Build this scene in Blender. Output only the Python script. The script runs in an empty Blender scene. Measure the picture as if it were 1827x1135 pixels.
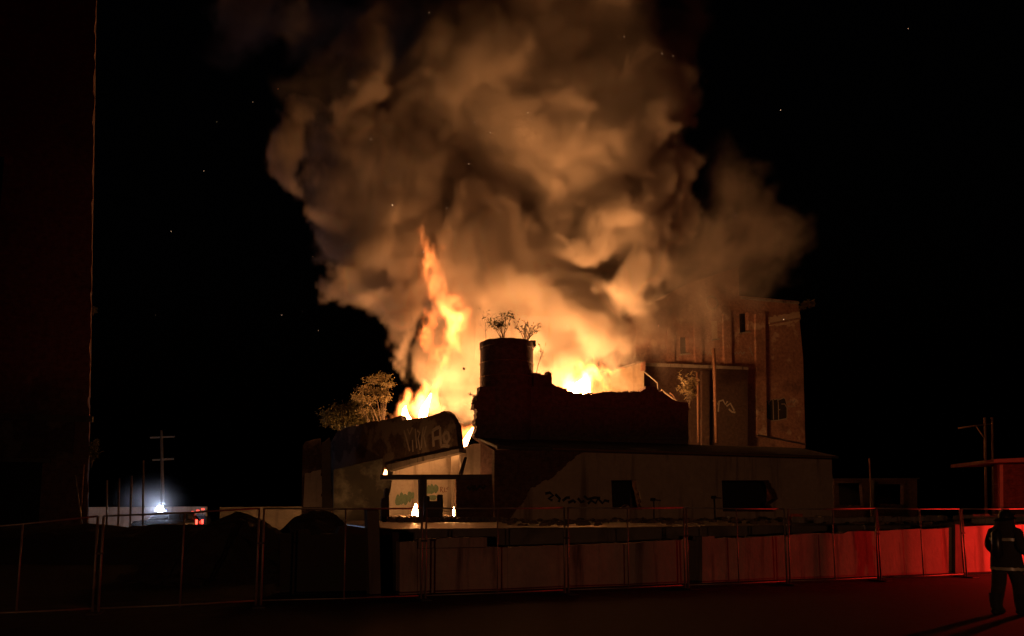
import bpy, bmesh, math, random
import numpy as np
from mathutils import Vector, Matrix, noise
from mathutils.geometry import tessellate_polygon

S = bpy.context.scene
C = S.collection
R = math.radians
random.seed(11)

# ------------------------------------------------------------------ camera, sky, exposure
F = 1320.0; PITCH = R(6); CX = 913.5; PPY = 773.0; CAMZ = 1.8
cam = bpy.data.cameras.new('camera'); co = bpy.data.objects.new('camera', cam); C.objects.link(co)
co.location = (0, 0, CAMZ); co.rotation_euler = (R(90) + PITCH, 0, 0)
cam.sensor_width = 36; cam.lens = F / 1827 * 36; cam.shift_y = (PPY - 567.5) / 1827
cam.clip_start = .1; cam.clip_end = 3000
S.camera = co
w = bpy.data.worlds.new('World'); S.world = w; w.use_nodes = True
_bg = w.node_tree.nodes['Background']
_sky = w.node_tree.nodes.new('ShaderNodeTexSky'); _sky.sky_type = 'NISHITA'; _sky.sun_disc = False
_sky.sun_elevation = R(-4); _sky.sun_rotation = R(200)
w.node_tree.links.new(_sky.outputs[0], _bg.inputs[0]); _bg.inputs[1].default_value = .012
S.view_settings.view_transform = 'Standard'; S.view_settings.look = 'None'
S.view_settings.exposure = 0.0; S.view_settings.gamma = 1.0; S.view_settings.use_curve_mapping = False
S.cycles.use_denoising = True
S.cycles.max_bounces = 5; S.cycles.diffuse_bounces = 3; S.cycles.glossy_bounces = 2
S.cycles.transmission_bounces = 2; S.cycles.transparent_max_bounces = 8; S.cycles.volume_bounces = 2
S.cycles.sample_clamp_indirect = 4.0; S.cycles.volume_max_steps = 400; S.cycles.volume_step_rate = 2.0
S.cycles.use_adaptive_sampling = True; S.cycles.adaptive_threshold = .015

FIRE = (1.0, .41, .13)          # colour of the firelight

def point_light(name, p, power, rad, col):
    l = bpy.data.lights.new(name, 'POINT'); l.energy = power; l.color = col; l.shadow_soft_size = rad
    o = bpy.data.objects.new(name, l); C.objects.link(o); o.location = p
    return o

# ------------------------------------------------------------------ helpers
def ray(px, py):
    xc = (px - CX) / F; yc = (PPY - py) / F
    return Vector((xc, math.cos(PITCH) - math.sin(PITCH) * yc, math.sin(PITCH) + math.cos(PITCH) * yc))
def at(px, py, Y):
    d = ray(px, py); return Vector((0, 0, CAMZ)) + d * (Y / d.y)
def ground_at(px, py, z=0.0):
    d = ray(px, py); return Vector((0, 0, CAMZ)) + d * ((z - CAMZ) / d.z)

class Plane:
    """A vertical plane: s runs along it, t behind it, z up."""
    def __init__(self, p0, ang):
        self.p0 = Vector((p0[0], p0[1])); self.ang = ang
        self.d = Vector((math.cos(ang), math.sin(ang))); self.n = Vector((-math.sin(ang), math.cos(ang)))
    def sz(self, px, py):
        r = ray(px, py); rx = Vector((r.x, r.y))
        t = self.n.dot(self.p0) / self.n.dot(rx)
        return ((rx * t - self.p0).dot(self.d), CAMZ + r.z * t)
    def world(self, s, t, z):
        p = self.p0 + self.d * s + self.n * t
        return Vector((p.x, p.y, z))
    def shifted(self, t):
        return Plane(self.p0 + self.n * t, self.ang)
TURN = R(20)
def vplane(v):                      # planes parallel to the street front
    return Plane((-math.sin(TURN) * v, math.cos(TURN) * v), TURN)
def through(a, b):
    d = Vector((b[0] - a[0], b[1] - a[1])); return Plane(a, math.atan2(d.y, d.x))

def link(name, me, mat=None, parent=None, plane=None):
    o = bpy.data.objects.new(name, me); C.objects.link(o)
    if mat is not None:
        me.materials.clear(); me.materials.append(mat)
    if plane is not None:
        o.location = (plane.p0.x, plane.p0.y, 0); o.rotation_euler = (0, 0, plane.ang)
    if parent is not None:
        o.parent = parent
        if plane is not None and parent.type == 'EMPTY' or (plane is not None and parent.get('_placed')):
            pass
    return o
def place(o, plane):
    o.location = (plane.p0.x, plane.p0.y, 0); o.rotation_euler = (0, 0, plane.ang)
def thing(name, label, cat, group=None, loc=(0, 0, 0), rotz=0):
    o = bpy.data.objects.new(name, None); C.objects.link(o); o.empty_display_size = .3
    o.location = loc; o.rotation_euler = (0, 0, rotz)
    return tag(o, label, cat, group)
def tag(o, label, cat=None, group=None, kind=None):
    if label: o['label'] = label
    if cat: o['category'] = cat
    if group: o['group'] = group
    if kind: o['kind'] = kind
    return o
def mesh_from(name, verts, faces):
    me = bpy.data.meshes.new(name); me.from_pydata([tuple(v) for v in verts], [], faces); me.update()
    return me
def bm_mesh(name, bm, smooth=False):
    bmesh.ops.recalc_face_normals(bm, faces=bm.faces)
    me = bpy.data.meshes.new(name); bm.to_mesh(me); bm.free()
    if smooth:
        me.polygons.foreach_set('use_smooth', [True] * len(me.polygons))
    return me
def add_box(bm, x0, x1, y0, y1, z0, z1, bevel=0):
    v = [bm.verts.new((x, y, z)) for x in (x0, x1) for y in (y0, y1) for z in (z0, z1)]
    fs = [bm.faces.new([v[i] for i in q]) for q in ((0, 1, 3, 2), (4, 6, 7, 5), (0, 4, 5, 1), (2, 3, 7, 6), (0, 2, 6, 4), (1, 5, 7, 3))]
    if bevel:
        es = list({e for f in fs for e in f.edges})
        bmesh.ops.bevel(bm, geom=es, offset=bevel, segments=1, affect='EDGES')
    return v
def box_mesh(name, x0, x1, y0, y1, z0, z1, bevel=.01):
    bm = bmesh.new(); add_box(bm, x0, x1, y0, y1, z0, z1, bevel); return bm_mesh(name, bm)
def add_tube(bm, path, rad, n=8, cap=True):
    path = [Vector(p) for p in path]
    rads = rad if isinstance(rad, (list, tuple)) else [rad] * len(path)
    rings = []
    for i, p in enumerate(path):
        a = path[max(i - 1, 0)]; b = path[min(i + 1, len(path) - 1)]
        d = (b - a).normalized()
        up = Vector((0, 0, 1)) if abs(d.z) < .9 else Vector((1, 0, 0))
        x = d.cross(up).normalized(); y = d.cross(x)
        rings.append([bm.verts.new(p + (x * math.cos(2 * math.pi * k / n) + y * math.sin(2 * math.pi * k / n)) * rads[i]) for k in range(n)])
    for i in range(len(rings) - 1):
        for k in range(n):
            bm.faces.new((rings[i][k], rings[i][(k + 1) % n], rings[i + 1][(k + 1) % n], rings[i + 1][k]))
    if cap:
        bm.faces.new(rings[0]); bm.faces.new(rings[-1])
def tube_mesh(name, path, rad, n=8, smooth=True):
    bm = bmesh.new(); add_tube(bm, path, rad, n); return bm_mesh(name, bm, smooth)

def ragged(pts, step=.3, amp=.1, rnd=random):
    """pts: (s, z) or (s, z, 'r'); an edge that starts at an 'r' point breaks into brick-like steps."""
    out = []
    n = len(pts)
    for i, p in enumerate(pts):
        q = pts[(i + 1) % n]
        out.append((p[0], p[1]))
        if len(p) > 2:
            L = math.hypot(q[0] - p[0], q[1] - p[1]); k = max(2, int(L / step))
            nx, nz = -(q[1] - p[1]) / L, (q[0] - p[0]) / L
            last = 0
            for j in range(1, k):
                f = j / k
                o = rnd.uniform(-amp, amp)
                for oo, ff in ((last, f - .02), (o, f + .02)):
                    out.append((p[0] + (q[0] - p[0]) * ff + nx * oo, p[1] + (q[1] - p[1]) * ff + nz * oo))
                last = o
    return out
def prism_mesh(name, outline, thick, holes=(), y0=0.0):
    loops = [[Vector((s, 0, z)) for s, z in outline]] + [[Vector((s, 0, z)) for s, z in h] for h in holes]
    tris = tessellate_polygon(loops)
    flat = [p for l in loops for p in l]; n = len(flat)
    verts = [(p.x, y0, p.z) for p in flat] + [(p.x, y0 + thick, p.z) for p in flat]
    faces = [tuple(t) for t in tris] + [tuple(i + n for i in reversed(t)) for t in tris]
    k = 0
    for l in loops:
        m = len(l)
        for i in range(m):
            a, b = k + i, k + (i + 1) % m
            faces.append((a, b, b + n, a + n))
        k += m
    bm = bmesh.new(); me = mesh_from(name, verts, faces); bm.from_mesh(me); bpy.data.meshes.remove(me)
    return bm_mesh(name, bm)
def px_wall(name, plane, outline, thick, mat, holes=(), parent=None, step=.3, amp=.1, y0=0.0, local=False):
    """A wall whose outline is measured from the photograph and projected on its own plane."""
    def conv(pts):
        q = []
        for p in pts:
            s, z = plane.sz(p[0], p[1]); q.append((s, z) + tuple(p[2:]))
        return ragged(q, step, amp)
    me = prism_mesh(name, conv(outline), thick, [conv(h) for h in holes], y0)
    return link(name, me, mat, parent, None if (local or parent is not None) else plane)
def stroke_mesh(name, plane, lines, width, off=-.008):
    """Flat painted strokes lying on the face of a wall."""
    verts, faces = [], []
    for ln in lines:
        pts = [Vector(plane.sz(*p)) for p in ln]
        k = len(verts)
        for i, p in enumerate(pts):
            a = pts[max(i - 1, 0)]; b = pts[min(i + 1, len(pts) - 1)]
            d = (b - a); d = d.normalized() if d.length > 1e-6 else Vector((1, 0))
            nn = Vector((-d.y, d.x)) * width * .5
            verts += [(p.x + nn.x, off, p.y + nn.y), (p.x - nn.x, off, p.y - nn.y)]
        for i in range(len(pts) - 1):
            faces.append((k + 2 * i, k + 2 * i + 1, k + 2 * i + 3, k + 2 * i + 2))
    return mesh_from(name, verts, faces)
def blob_mesh(name, plane, blobs, off=-.008):
    """Filled painted bubbles: (px, py, rx px, ry px)."""
    verts, faces = [], []
    for j, (px, py, rx, ry) in enumerate(blobs):
        k = len(verts)
        for i in range(14):
            a = 2 * math.pi * i / 14; q = 1 + .12 * math.sin(3 * a + j)
            s, z = plane.sz(px + rx * q * math.cos(a), py + ry * q * math.sin(a))
            verts.append((s, off - .001 * j, z))
        faces.append(tuple(range(k, k + 14)))
    return mesh_from(name, verts, faces)

# ------------------------------------------------------------------ materials
def new_mat(name):
    m = bpy.data.materials.new(name); m.use_nodes = True
    return m, m.node_tree, m.node_tree.nodes['Principled BSDF']
def mixcol(nt, fac, a, b, blend='MIX'):
    mx = nt.nodes.new('ShaderNodeMix'); mx.data_type = 'RGBA'; mx.blend_type = blend
    for sock, val in ((mx.inputs[0], fac), (mx.inputs[6], a), (mx.inputs[7], b)):
        if hasattr(val, 'node'): nt.links.new(val, sock)
        elif isinstance(val, (int, float)): sock.default_value = val
        else: sock.default_value = (*val, 1)
    return mx.outputs[2]
def ramp(nt, src, a, b):
    r = nt.nodes.new('ShaderNodeMapRange'); r.inputs[1].default_value = a; r.inputs[2].default_value = b
    nt.links.new(src, r.inputs[0]); return r.outputs[0]
def noise_tex(nt, co, scale, detail=5, rough=.6):
    n = nt.nodes.new('ShaderNodeTexNoise'); n.inputs['Scale'].default_value = scale
    n.inputs['Detail'].default_value = detail; n.inputs['Roughness'].default_value = rough
    nt.links.new(co, n.inputs['Vector']); return n.outputs['Fac']
def rough_mat(name, c1, c2, scale=1.0, rough=.9, bump=.02, stain=None, streak=False, spec=.3):
    m, nt, b = new_mat(name)
    tc = nt.nodes.new('ShaderNodeTexCoord').outputs['Object']
    n1 = noise_tex(nt, tc, scale); n2 = noise_tex(nt, tc, scale * 7, 4)
    col = mixcol(nt, ramp(nt, n1, .35, .65), c1, c2)
    col = mixcol(nt, ramp(nt, n2, .3, .8), col, tuple(x * .7 for x in c1))
    if stain:
        v = tc
        if streak:
            mp = nt.nodes.new('ShaderNodeMapping'); mp.inputs['Scale'].default_value = (1.6, 1.6, .16); nt.links.new(tc, mp.inputs[0]); v = mp.outputs[0]
        col = mixcol(nt, ramp(nt, noise_tex(nt, v, scale * 1.7, 6), .52, .68), col, stain)
    nt.links.new(col, b.inputs['Base Color']); b.inputs['Roughness'].default_value = rough
    b.inputs['Specular IOR Level'].default_value = spec
    if bump:
        bp = nt.nodes.new('ShaderNodeBump'); bp.inputs['Distance'].default_value = bump; bp.inputs['Strength'].default_value = .8
        nt.links.new(n2, bp.inputs['Height']); nt.links.new(bp.outputs[0], b.inputs['Normal'])
    return m
def brick_mat(name, c1, c2, mortar, plaster=None, amount=.5, scale=1.0):
    m, nt, b = new_mat(name)
    tc = nt.nodes.new('ShaderNodeTexCoord').outputs['Object']
    sp = nt.nodes.new('ShaderNodeSeparateXYZ'); nt.links.new(tc, sp.inputs[0])
    cb = nt.nodes.new('ShaderNodeCombineXYZ'); nt.links.new(sp.outputs[0], cb.inputs[0]); nt.links.new(sp.outputs[2], cb.inputs[1])
    bt = nt.nodes.new('ShaderNodeTexBrick'); nt.links.new(cb.outputs[0], bt.inputs['Vector'])
    bt.inputs['Scale'].default_value = 1.0; bt.inputs['Brick Width'].default_value = .23 * scale; bt.inputs['Row Height'].default_value = .075 * scale
    bt.inputs['Mortar Size'].default_value = .008 * scale; bt.inputs['Color1'].default_value = (*c1, 1); bt.inputs['Color2'].default_value = (*c2, 1)
    bt.inputs['Mortar'].default_value = (*mortar, 1)
    n1 = noise_tex(nt, tc, .55, 6); n2 = noise_tex(nt, tc, 4.0, 4)
    col = mixcol(nt, ramp(nt, n2, .3, .8), bt.outputs['Color'], tuple(x * .45 for x in c1))
    if plaster:
        col = mixcol(nt, ramp(nt, n1, amount, amount + .06), col, plaster)
    col = mixcol(nt, ramp(nt, noise_tex(nt, tc, .3, 3), .55, .8), col, (.03, .024, .02))
    nt.links.new(col, b.inputs['Base Color']); b.inputs['Roughness'].default_value = .92; b.inputs['Specular IOR Level'].default_value = .2
    bp = nt.nodes.new('ShaderNodeBump'); bp.inputs['Distance'].default_value = .02; nt.links.new(bt.outputs['Fac'], bp.inputs['Height']); bp.invert = True
    nt.links.new(bp.outputs[0], b.inputs['Normal'])
    return m
def plain(name, col, rough=.6, metal=0.0, spec=.4):
    return rough_mat_simple(name, col, rough, metal, spec)
def rough_mat_simple(name, col, rough, metal, spec):
    m, nt, b = new_mat(name)
    tc = nt.nodes.new('ShaderNodeTexCoord').outputs['Object']
    n = noise_tex(nt, tc, 9, 4)
    nt.links.new(mixcol(nt, ramp(nt, n, .35, .75), col, tuple(x * .65 for x in col)), b.inputs['Base Color'])
    b.inputs['Roughness'].default_value = rough; b.inputs['Metallic'].default_value = metal; b.inputs['Specular IOR Level'].default_value = spec
    return m
def glow(name, col, strength):
    m = bpy.data.materials.new(name); m.use_nodes = True; nt = m.node_tree; nt.nodes.clear()
    o = nt.nodes.new('ShaderNodeOutputMaterial'); e = nt.nodes.new('ShaderNodeEmission')
    e.inputs[0].default_value = (*col, 1); e.inputs[1].default_value = strength; nt.links.new(e.outputs[0], o.inputs[0])
    return m
def leaf_mat(name, c1, c2):
    m, nt, b = new_mat(name)
    g = nt.nodes.new('ShaderNodeNewGeometry')
    nt.links.new(mixcol(nt, g.outputs['Random Per Island'], c1, c2), b.inputs['Base Color'])
    b.inputs['Roughness'].default_value = .6; b.inputs['Specular IOR Level'].default_value = .3
    tr = nt.nodes.new('ShaderNodeBsdfTranslucent'); tr.inputs[0].default_value = (*c2, 1)
    mx = nt.nodes.new('ShaderNodeMixShader'); mx.inputs[0].default_value = .35
    nt.links.new(b.outputs[0], mx.inputs[1]); nt.links.new(tr.outputs[0], mx.inputs[2])
    nt.links.new(mx.outputs[0], nt.nodes['Material Output'].inputs[0])
    return m
M = {}
M['asphalt'] = rough_mat('asphalt', (.014, .0135, .013), (.02, .019, .018), .6, .85, .008, stain=(.014, .014, .014))
M['soil'] = rough_mat('soil', (.035, .028, .02), (.022, .018, .014), .5, .95, .05, stain=(.025, .03, .013))
M['concrete'] = rough_mat('weathered_concrete', (.27, .24, .2), (.17, .15, .13), .9, .9, .02, stain=(.06, .05, .042), streak=True)
M['concrete_dark'] = rough_mat('dirty_concrete', (.11, .1, .085), (.065, .058, .05), .8, .9, .015, stain=(.05, .045, .04), streak=True)
M['slab'] = rough_mat('wet_slab', (.15, .135, .115), (.09, .08, .07), .5, .42, .006, stain=(.05, .045, .04), spec=.5)
M['plaster'] = rough_mat('stained_plaster', (.46, .42, .36), (.36, .33, .28), .7, .92, .01, stain=(.2, .18, .15), streak=True)
M['shade_plaster'] = rough_mat('shaded_plaster', (.045, .045, .038), (.024, .022, .019), .5, .95, .01, stain=(.1, .1, .085))  # plaster darkened in colour to stand in for shadow
M['stucco'] = rough_mat('tan_stucco', (.44, .35, .25), (.34, .27, .19), .5, .95, .01, stain=(.16, .125, .09), streak=True)
M['brick'] = brick_mat('dark_brick', (.13, .062, .045), (.17, .085, .06), (.16, .14, .12))
M['brick_soot'] = brick_mat('sooty_brick', (.115, .068, .064), (.15, .09, .084), (.13, .115, .11))
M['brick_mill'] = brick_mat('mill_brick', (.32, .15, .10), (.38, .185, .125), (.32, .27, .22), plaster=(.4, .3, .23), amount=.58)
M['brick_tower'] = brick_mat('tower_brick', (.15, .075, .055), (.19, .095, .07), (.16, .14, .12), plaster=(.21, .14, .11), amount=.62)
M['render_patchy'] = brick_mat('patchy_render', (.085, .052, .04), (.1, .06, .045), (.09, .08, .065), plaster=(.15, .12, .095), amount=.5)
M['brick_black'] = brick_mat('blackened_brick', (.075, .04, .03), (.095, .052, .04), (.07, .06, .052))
M['timber'] = rough_mat('charred_timber', (.06, .042, .03), (.03, .023, .018), 2.0, .9, .01)
M['pale_timber'] = rough_mat('weathered_timber', (.40, .32, .23), (.3, .24, .17), 2.0, .85, .005)
M['steel'] = plain('galvanised_steel', (.24, .21, .18), .55, .7, .4)
M['rust'] = plain('rusty_steel', (.19, .10, .06), .8, .3)
M['dark_metal'] = plain('dark_metal', (.05, .047, .045), .6, .4)
M['roofing'] = rough_mat('old_roofing', (.06, .055, .05), (.09, .08, .07), .8, .9, .02)
M['bark'] = rough_mat('bark', (.19, .15, .11), (.12, .09, .07), 3, .9, .01)
M['leaf_olive'] = leaf_mat('olive_leaves', (.10, .095, .04), (.15, .135, .06))
M['leaf_dark'] = leaf_mat('dark_leaves', (.045, .06, .025), (.08, .08, .035))
M['leaf_dry'] = leaf_mat('pale_leaves', (.22, .19, .10), (.34, .28, .15))
M['board'] = rough_mat('old_board', (.30, .25, .19), (.22, .18, .13), 1.5, .8, .004)
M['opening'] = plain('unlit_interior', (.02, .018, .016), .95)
M['paint_pale'] = plain('pale_spray_paint', (.27, .235, .2), .8)
M['paint_black'] = plain('black_spray_paint', (.025, .022, .02), .7)
M['paint_green'] = plain('green_spray_paint', (.13, .21, .14), .8)
M['paint_red'] = plain('brown_spray_paint', (.2, .10, .07), .8)
M['turnout'] = rough_mat('turnout_cloth', (.055, .045, .035), (.04, .034, .028), 6, .9, .006)
M['stripe'] = plain('reflective_stripe', (.6, .58, .45), .35, 0, .8)
M['helmet'] = plain('black_helmet', (.03, .028, .026), .3, 0, .5)
M['glove'] = plain('pale_glove', (.62, .58, .48), .7)
M['car_paint'] = plain('dark_car_paint', (.03, .033, .04), .25, .3, .6)
M['white_paint'] = plain('white_paint', (.7, .7, .68), .4)
M['car_glass'] = plain('car_glass', (.015, .017, .02), .08, 0, .7)
M['rubber'] = plain('rubber', (.02, .02, .02), .8)
M['orange_plastic'] = plain('orange_plastic', (.65, .15, .035), .5)
M['rubble'] = rough_mat('rubble', (.2, .155, .12), (.12, .09, .07), 3, .95, .02)
M['pale_rubble'] = rough_mat('pale_rubble', (.42, .38, .33), (.3, .27, .23), 3, .95, .02)

# ================================================================== SETTING
def sheet(name, pts, z, mat, nx=1):
    me = mesh_from(name, [(x, y, z) for x, y in pts], [tuple(range(len(pts)))])
    return tag(link(name, me, mat), None, kind='structure')
sheet('ground', [(-900, -300), (900, -300), (900, 1500), (-900, 1500)], 0, M['soil'])
def uv2(u, v):
    return (u * math.cos(TURN) - v * math.sin(TURN), u * math.sin(TURN) + v * math.cos(TURN))
sheet('road', [uv2(-90, -8), uv2(90, -8), uv2(90, 13.6), uv2(-90, 13.6)], .004, M['asphalt'])
PW = vplane(16.2)                   # front face of the retaining wall
terrace = link('terrace_ground', box_mesh('terrace_ground', PW.sz(714, 1000)[0], 40, 16.55, 18.99, 0, .62, .02), M['soil'])
terrace.rotation_euler = (0, 0, TURN); tag(terrace, None, kind='structure')

# ---------------------------------------------------------------- concrete retaining wall and platform
def px_slab(name, plane, outline, thick, mat, parent, y0=0.0, **k):
    return px_wall(name, plane, outline, thick, mat, parent=parent, y0=y0, **k)
wall_t = thing('retaining_wall', 'long stained concrete retaining wall behind the temporary fence', 'wall', loc=(PW.p0.x, PW.p0.y, 0), rotz=PW.ang)
segs = [((744, 979), (905.6, 977), (905.6, 1076), (744, 1080)), ((906, 976.5), (1068.6, 971), (1068.6, 1070), (906, 1076)),
        ((1069, 971), (1226, 963), (1226, 1062), (1069, 1070)), ((1250, 957.5), (1272, 957), (1272, 1062), (1250, 1064)),
        ((1273, 961), (1400.6, 955), (1400.6, 1056), (1273, 1060)), ((1401, 955), (1560.6, 948), (1560.6, 1048), (1401, 1056)),
        ((1561, 948), (1698, 941), (1698, 1042), (1561, 1048)), ((1713, 940), (1770.6, 937.5), (1770.6, 1038), (1713, 1042)),
        ((1771, 937.5), (1900, 932), (1900, 1034), (1771, 1038)), ((712, 967), (743, 966), (743, 1082), (712, 1084))]
for i, q in enumerate(segs):
    q = [(q[0][0], q[0][1], 'r'), q[1], q[2], q[3]]
    px_slab('wall_panel', PW, q, .34 if i not in (3, 9) else .42, M['concrete'], wall_t, y0=0 if i not in (3, 9) else -.07, step=.5, amp=.025)
px_slab('wall_post', PW, [(1699, 936), (1712, 936), (1712, 1044), (1699, 1044)], .3, M['concrete_dark'], wall_t, y0=-.1)
px_slab('wall_core', PW, [(1226.5, 965), (1249.5, 965), (1249.5, 1064), (1226.5, 1064)], .2, M['concrete_dark'], wall_t, y0=.14)
px_slab('coping_block', PW, [(746, 962, 'r'), (868, 959), (868, 976), (746, 978)], .5, M['concrete'], wall_t, y0=-.04, step=.4, amp=.02)
PP = vplane(19.0)
plat = thing('loading_platform', 'wide raised concrete platform in front of the burning building', 'platform', loc=(PP.p0.x, PP.p0.y, 0), rotz=PP.ang)
pz = 1.34
xs = [PP.sz(700, 940)[0] + i * 3.1 for i in range(15)]
for i in range(14):
    h = pz + random.uniform(-.015, .015)
    link('slab', box_mesh('slab', xs[i] + .012, xs[i + 1] - .012, random.uniform(-.1, .12), 4.2, .2, h, .03), M['slab'], plat)
link('deck', box_mesh('deck', xs[0], xs[-1], 4.22, 17.5, 0, pz - .01, .02), M['slab'], plat)
# the broken upper kerb on the platform
kp = vplane(21.5)
kerb = thing('broken_kerb', 'low broken concrete kerb on the platform above the red lit wall', 'kerb', loc=(kp.p0.x, kp.p0.y, 0), rotz=kp.ang)
for a, b, ya, yb, h in ((1426, 1530, 922, 923, 11), (1532, 1600, 923, 922, 9), (1604, 1690, 922, 921, 8), (1716, 1790, 920, 919, 10), (1796, 1880, 919, 917, 12)):
    px_slab('kerb_piece', kp, [(a, ya, 'r'), (b, yb, 'r'), (b, yb + h), (a, ya + h)], .4, M['concrete'], kerb, step=.25, amp=.05)
kp2 = vplane(19.6)
for a, b, y, pos in ((1748, 1758, 928, 'farthest from'), (1760, 1776, 927, 'longest, second from'), (1778, 1788, 926, 'touching the outline of')):
    s0, z0 = kp2.sz(a, y); s1, _ = kp2.sz(b, y)
    bm = bmesh.new(); add_box(bm, s0, s1, 0, .35, pz - .01, z0 + .06, .03)
    o = link('concrete_chunk', bm_mesh('concrete_chunk', bm), M['pale_rubble'], plane=kp2)
    tag(o, 'pale broken concrete chunk on the platform edge, ' + pos + ' the firefighter', 'rubble', 'concrete chunks on the platform edge')
# gate post of concrete
gp = vplane(15.7)
o = px_wall('gate_post', gp, [(655, 907), (676, 906), (680, 1078), (660, 1080)], .4, M['concrete_dark'])
tag(o, 'thick concrete gate post standing behind the fence beside the earth mound', 'post')
# low dark foundation to the left of the gate post
fd = vplane(17.0)
o = px_wall('foundation_wall', fd, [(500, 953, 'r'), (655, 943), (712, 950), (712, 1070), (500, 1080)], .5, M['soil'])
tag(o, 'low dark foundation wall left of the concrete gate post', 'wall')

# ---------------------------------------------------------------- earth mounds
def mound(px, py, Y, wpx, label, seed, depth=3.0):
    c = at(px, py, Y); h = c.z; rx = wpx * Y / F
    rnd = random.Random(seed)
    n, m = 72, 26
    verts = [(0, 0, h)]; faces = []
    for j in range(1, m + 1):
        f = j / m
        for i in range(n):
            a = 2 * math.pi * i / n
            x = math.cos(a) * rx * f; y = math.sin(a) * depth * f
            z = h * (math.cos(f * math.pi) * .5 + .5)
            z += noise.fractal(Vector((x * .7 + seed, y * .7, seed)), 1.0, 2.0, 4) * .34 * (1 - f * .5) + noise.noise(Vector((x * 3.1, y * 3.1, seed))) * .09
            if j == m: z = -.05
            verts.append((x, y, z))
    for i in range(n):
        faces.append((0, 1 + i, 1 + (i + 1) % n))
        for j in range(m - 1):
            a = 1 + j * n; b = a + n
            faces.append((a + i, b + i, b + (i + 1) % n, a + (i + 1) % n))
    o = link('earth_mound', mesh_from('earth_mound', verts, faces), M['soil'])
    o.location = (c.x, c.y, 0)
    tag(o, label, 'mound', 'earth mounds behind the fence')
mound(425, 916, 21, 190, 'dark earth mound nearest the police vehicle', 1)
mound(565, 914, 23, 180, 'dark earth mound in front of the grey plastered wall', 2)

# long low earth bank across the left of the yard
def earth_bank(pxa, pxb, Y, ytop, label):
    verts, faces = [], []; n, m = 90, 12
    for i in range(n):
        f = i / (n - 1); top = at(pxa + (pxb - pxa) * f, ytop, Y)
        for j in range(m):
            g = j / (m - 1); y = (g - .5) * 5.0
            h = top.z * math.sin(math.pi * g) ** .8
            h += (noise.fractal(Vector((top.x * .8, y * .8, 3)), 1.0, 2.0, 5) * .16 if 0 < j < m - 1 else -.05)
            verts.append((top.x, Y + y, max(h, -.05)))
    for i in range(n - 1):
        for j in range(m - 1):
            a = i * m + j; faces.append((a, a + 1, a + m + 1, a + m))
    return tag(link('earth_bank', mesh_from('earth_bank', verts, faces), M['soil']), label, 'bank')
earth_bank(-60, 400, 28, 938, 'long low dark earth bank in front of the police vehicle')

# ---------------------------------------------------------------- far boundary wall
bp_ = Plane((0, 72), R(4))
o = px_wall('boundary_wall', bp_, [(158, 905), (368, 904), (368, 950), (158, 950)], .3, M['plaster'], step=.4)
tag(o, 'low pale boundary wall far behind the police vehicle', 'wall')
bp2 = Plane((0, 58), R(10))
o = px_wall('boundary_wall', bp2, [(392, 905), (540, 904), (540, 950), (392, 950)], .3, M['concrete_dark'], step=.4)
tag(o, 'low pale boundary wall lit orange beyond the earth mounds', 'wall')

# ================================================================== BUILDINGS
FRONT = vplane(36.0)
# ---------------------------------------------------------------- burning building: tall dark wall and silo
UP = vplane(38.0)
main = thing('burning_building', 'ruined dark brick building with broken wall tops and fire behind', 'building', loc=(UP.p0.x, UP.p0.y, 0), rotz=UP.ang)
px_wall('upper_wall', UP, [(880, 935), (880, 803), (846, 779, 'r'), (851, 745, 'r'), (846, 722, 'r'), (856, 700), (856, 690), (952, 690), (952, 665, 'r'), (984, 666), (985, 686, 'r'),
                     (1001, 691, 'r'), (1024, 702, 'r'), (1060, 702), (1092, 698), (1096, 701), (1145, 699, 'r'), (1152, 690, 'r'), (1160, 688, 'r'), (1185, 702, 'r'), (1212, 717), (1228, 718),
                     (1229, 935)], .55, M['brick_soot'], parent=main, step=.2, amp=.12)
# stone band and coping that catch a little light
for y0_, y1_, xa, xb in ((727, 730, 985, 1228), (779, 782, 884, 1228)):
    px_wall('stone_band', UP, [(xa, y0_), (xb, y0_ + 2), (xb, y1_ + 2), (xa, y1_)], .12, M['concrete_dark'], parent=main, y0=-.121)
# loose bricks along the broken top
for i in range(110):
    t = random.choice([((985, 686), (1024, 702)), ((1145, 699), (1212, 717)), ((1024, 702), (1145, 699)), ((846, 722), (856, 700))])
    f = random.random(); s, z = UP.sz(t[0][0] + (t[1][0] - t[0][0]) * f, t[0][1] + (t[1][1] - t[0][1]) * f)
    me = box_mesh('brick', -.11, .11, -.05, .05, -.035, .035, .006) if i == 0 else bpy.data.meshes['brick']
    b = link('brick', me, M['brick_soot'], main); b.location = (s, random.uniform(.08, .45), z + .03)
    b.rotation_euler = (random.uniform(-.3, .3), random.uniform(-.3, .3), random.uniform(0, 3))
o = link('rebar', tube_mesh('rebar', [(UP.sz(856, 720)[0], .2, UP.sz(856, 720)[1]), (UP.sz(842, 719.5)[0], .1, UP.sz(842, 719.5)[1])], .035, 6), M['dark_metal'], main)
# return walls
s0 = UP.sz(1228, 800)[0]
link('return_wall', box_mesh('return_wall', s0 - .5, s0 - .02, .56, 9, 0, UP.sz(1228, 740)[1], .01), M['brick_soot'], main)
s1 = UP.sz(882, 800)[0]
link('return_wall', box_mesh('return_wall', s1, s1 + .45, .56, 6, 0, UP.sz(882, 800)[1], .01), M['plaster'], main)

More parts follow.
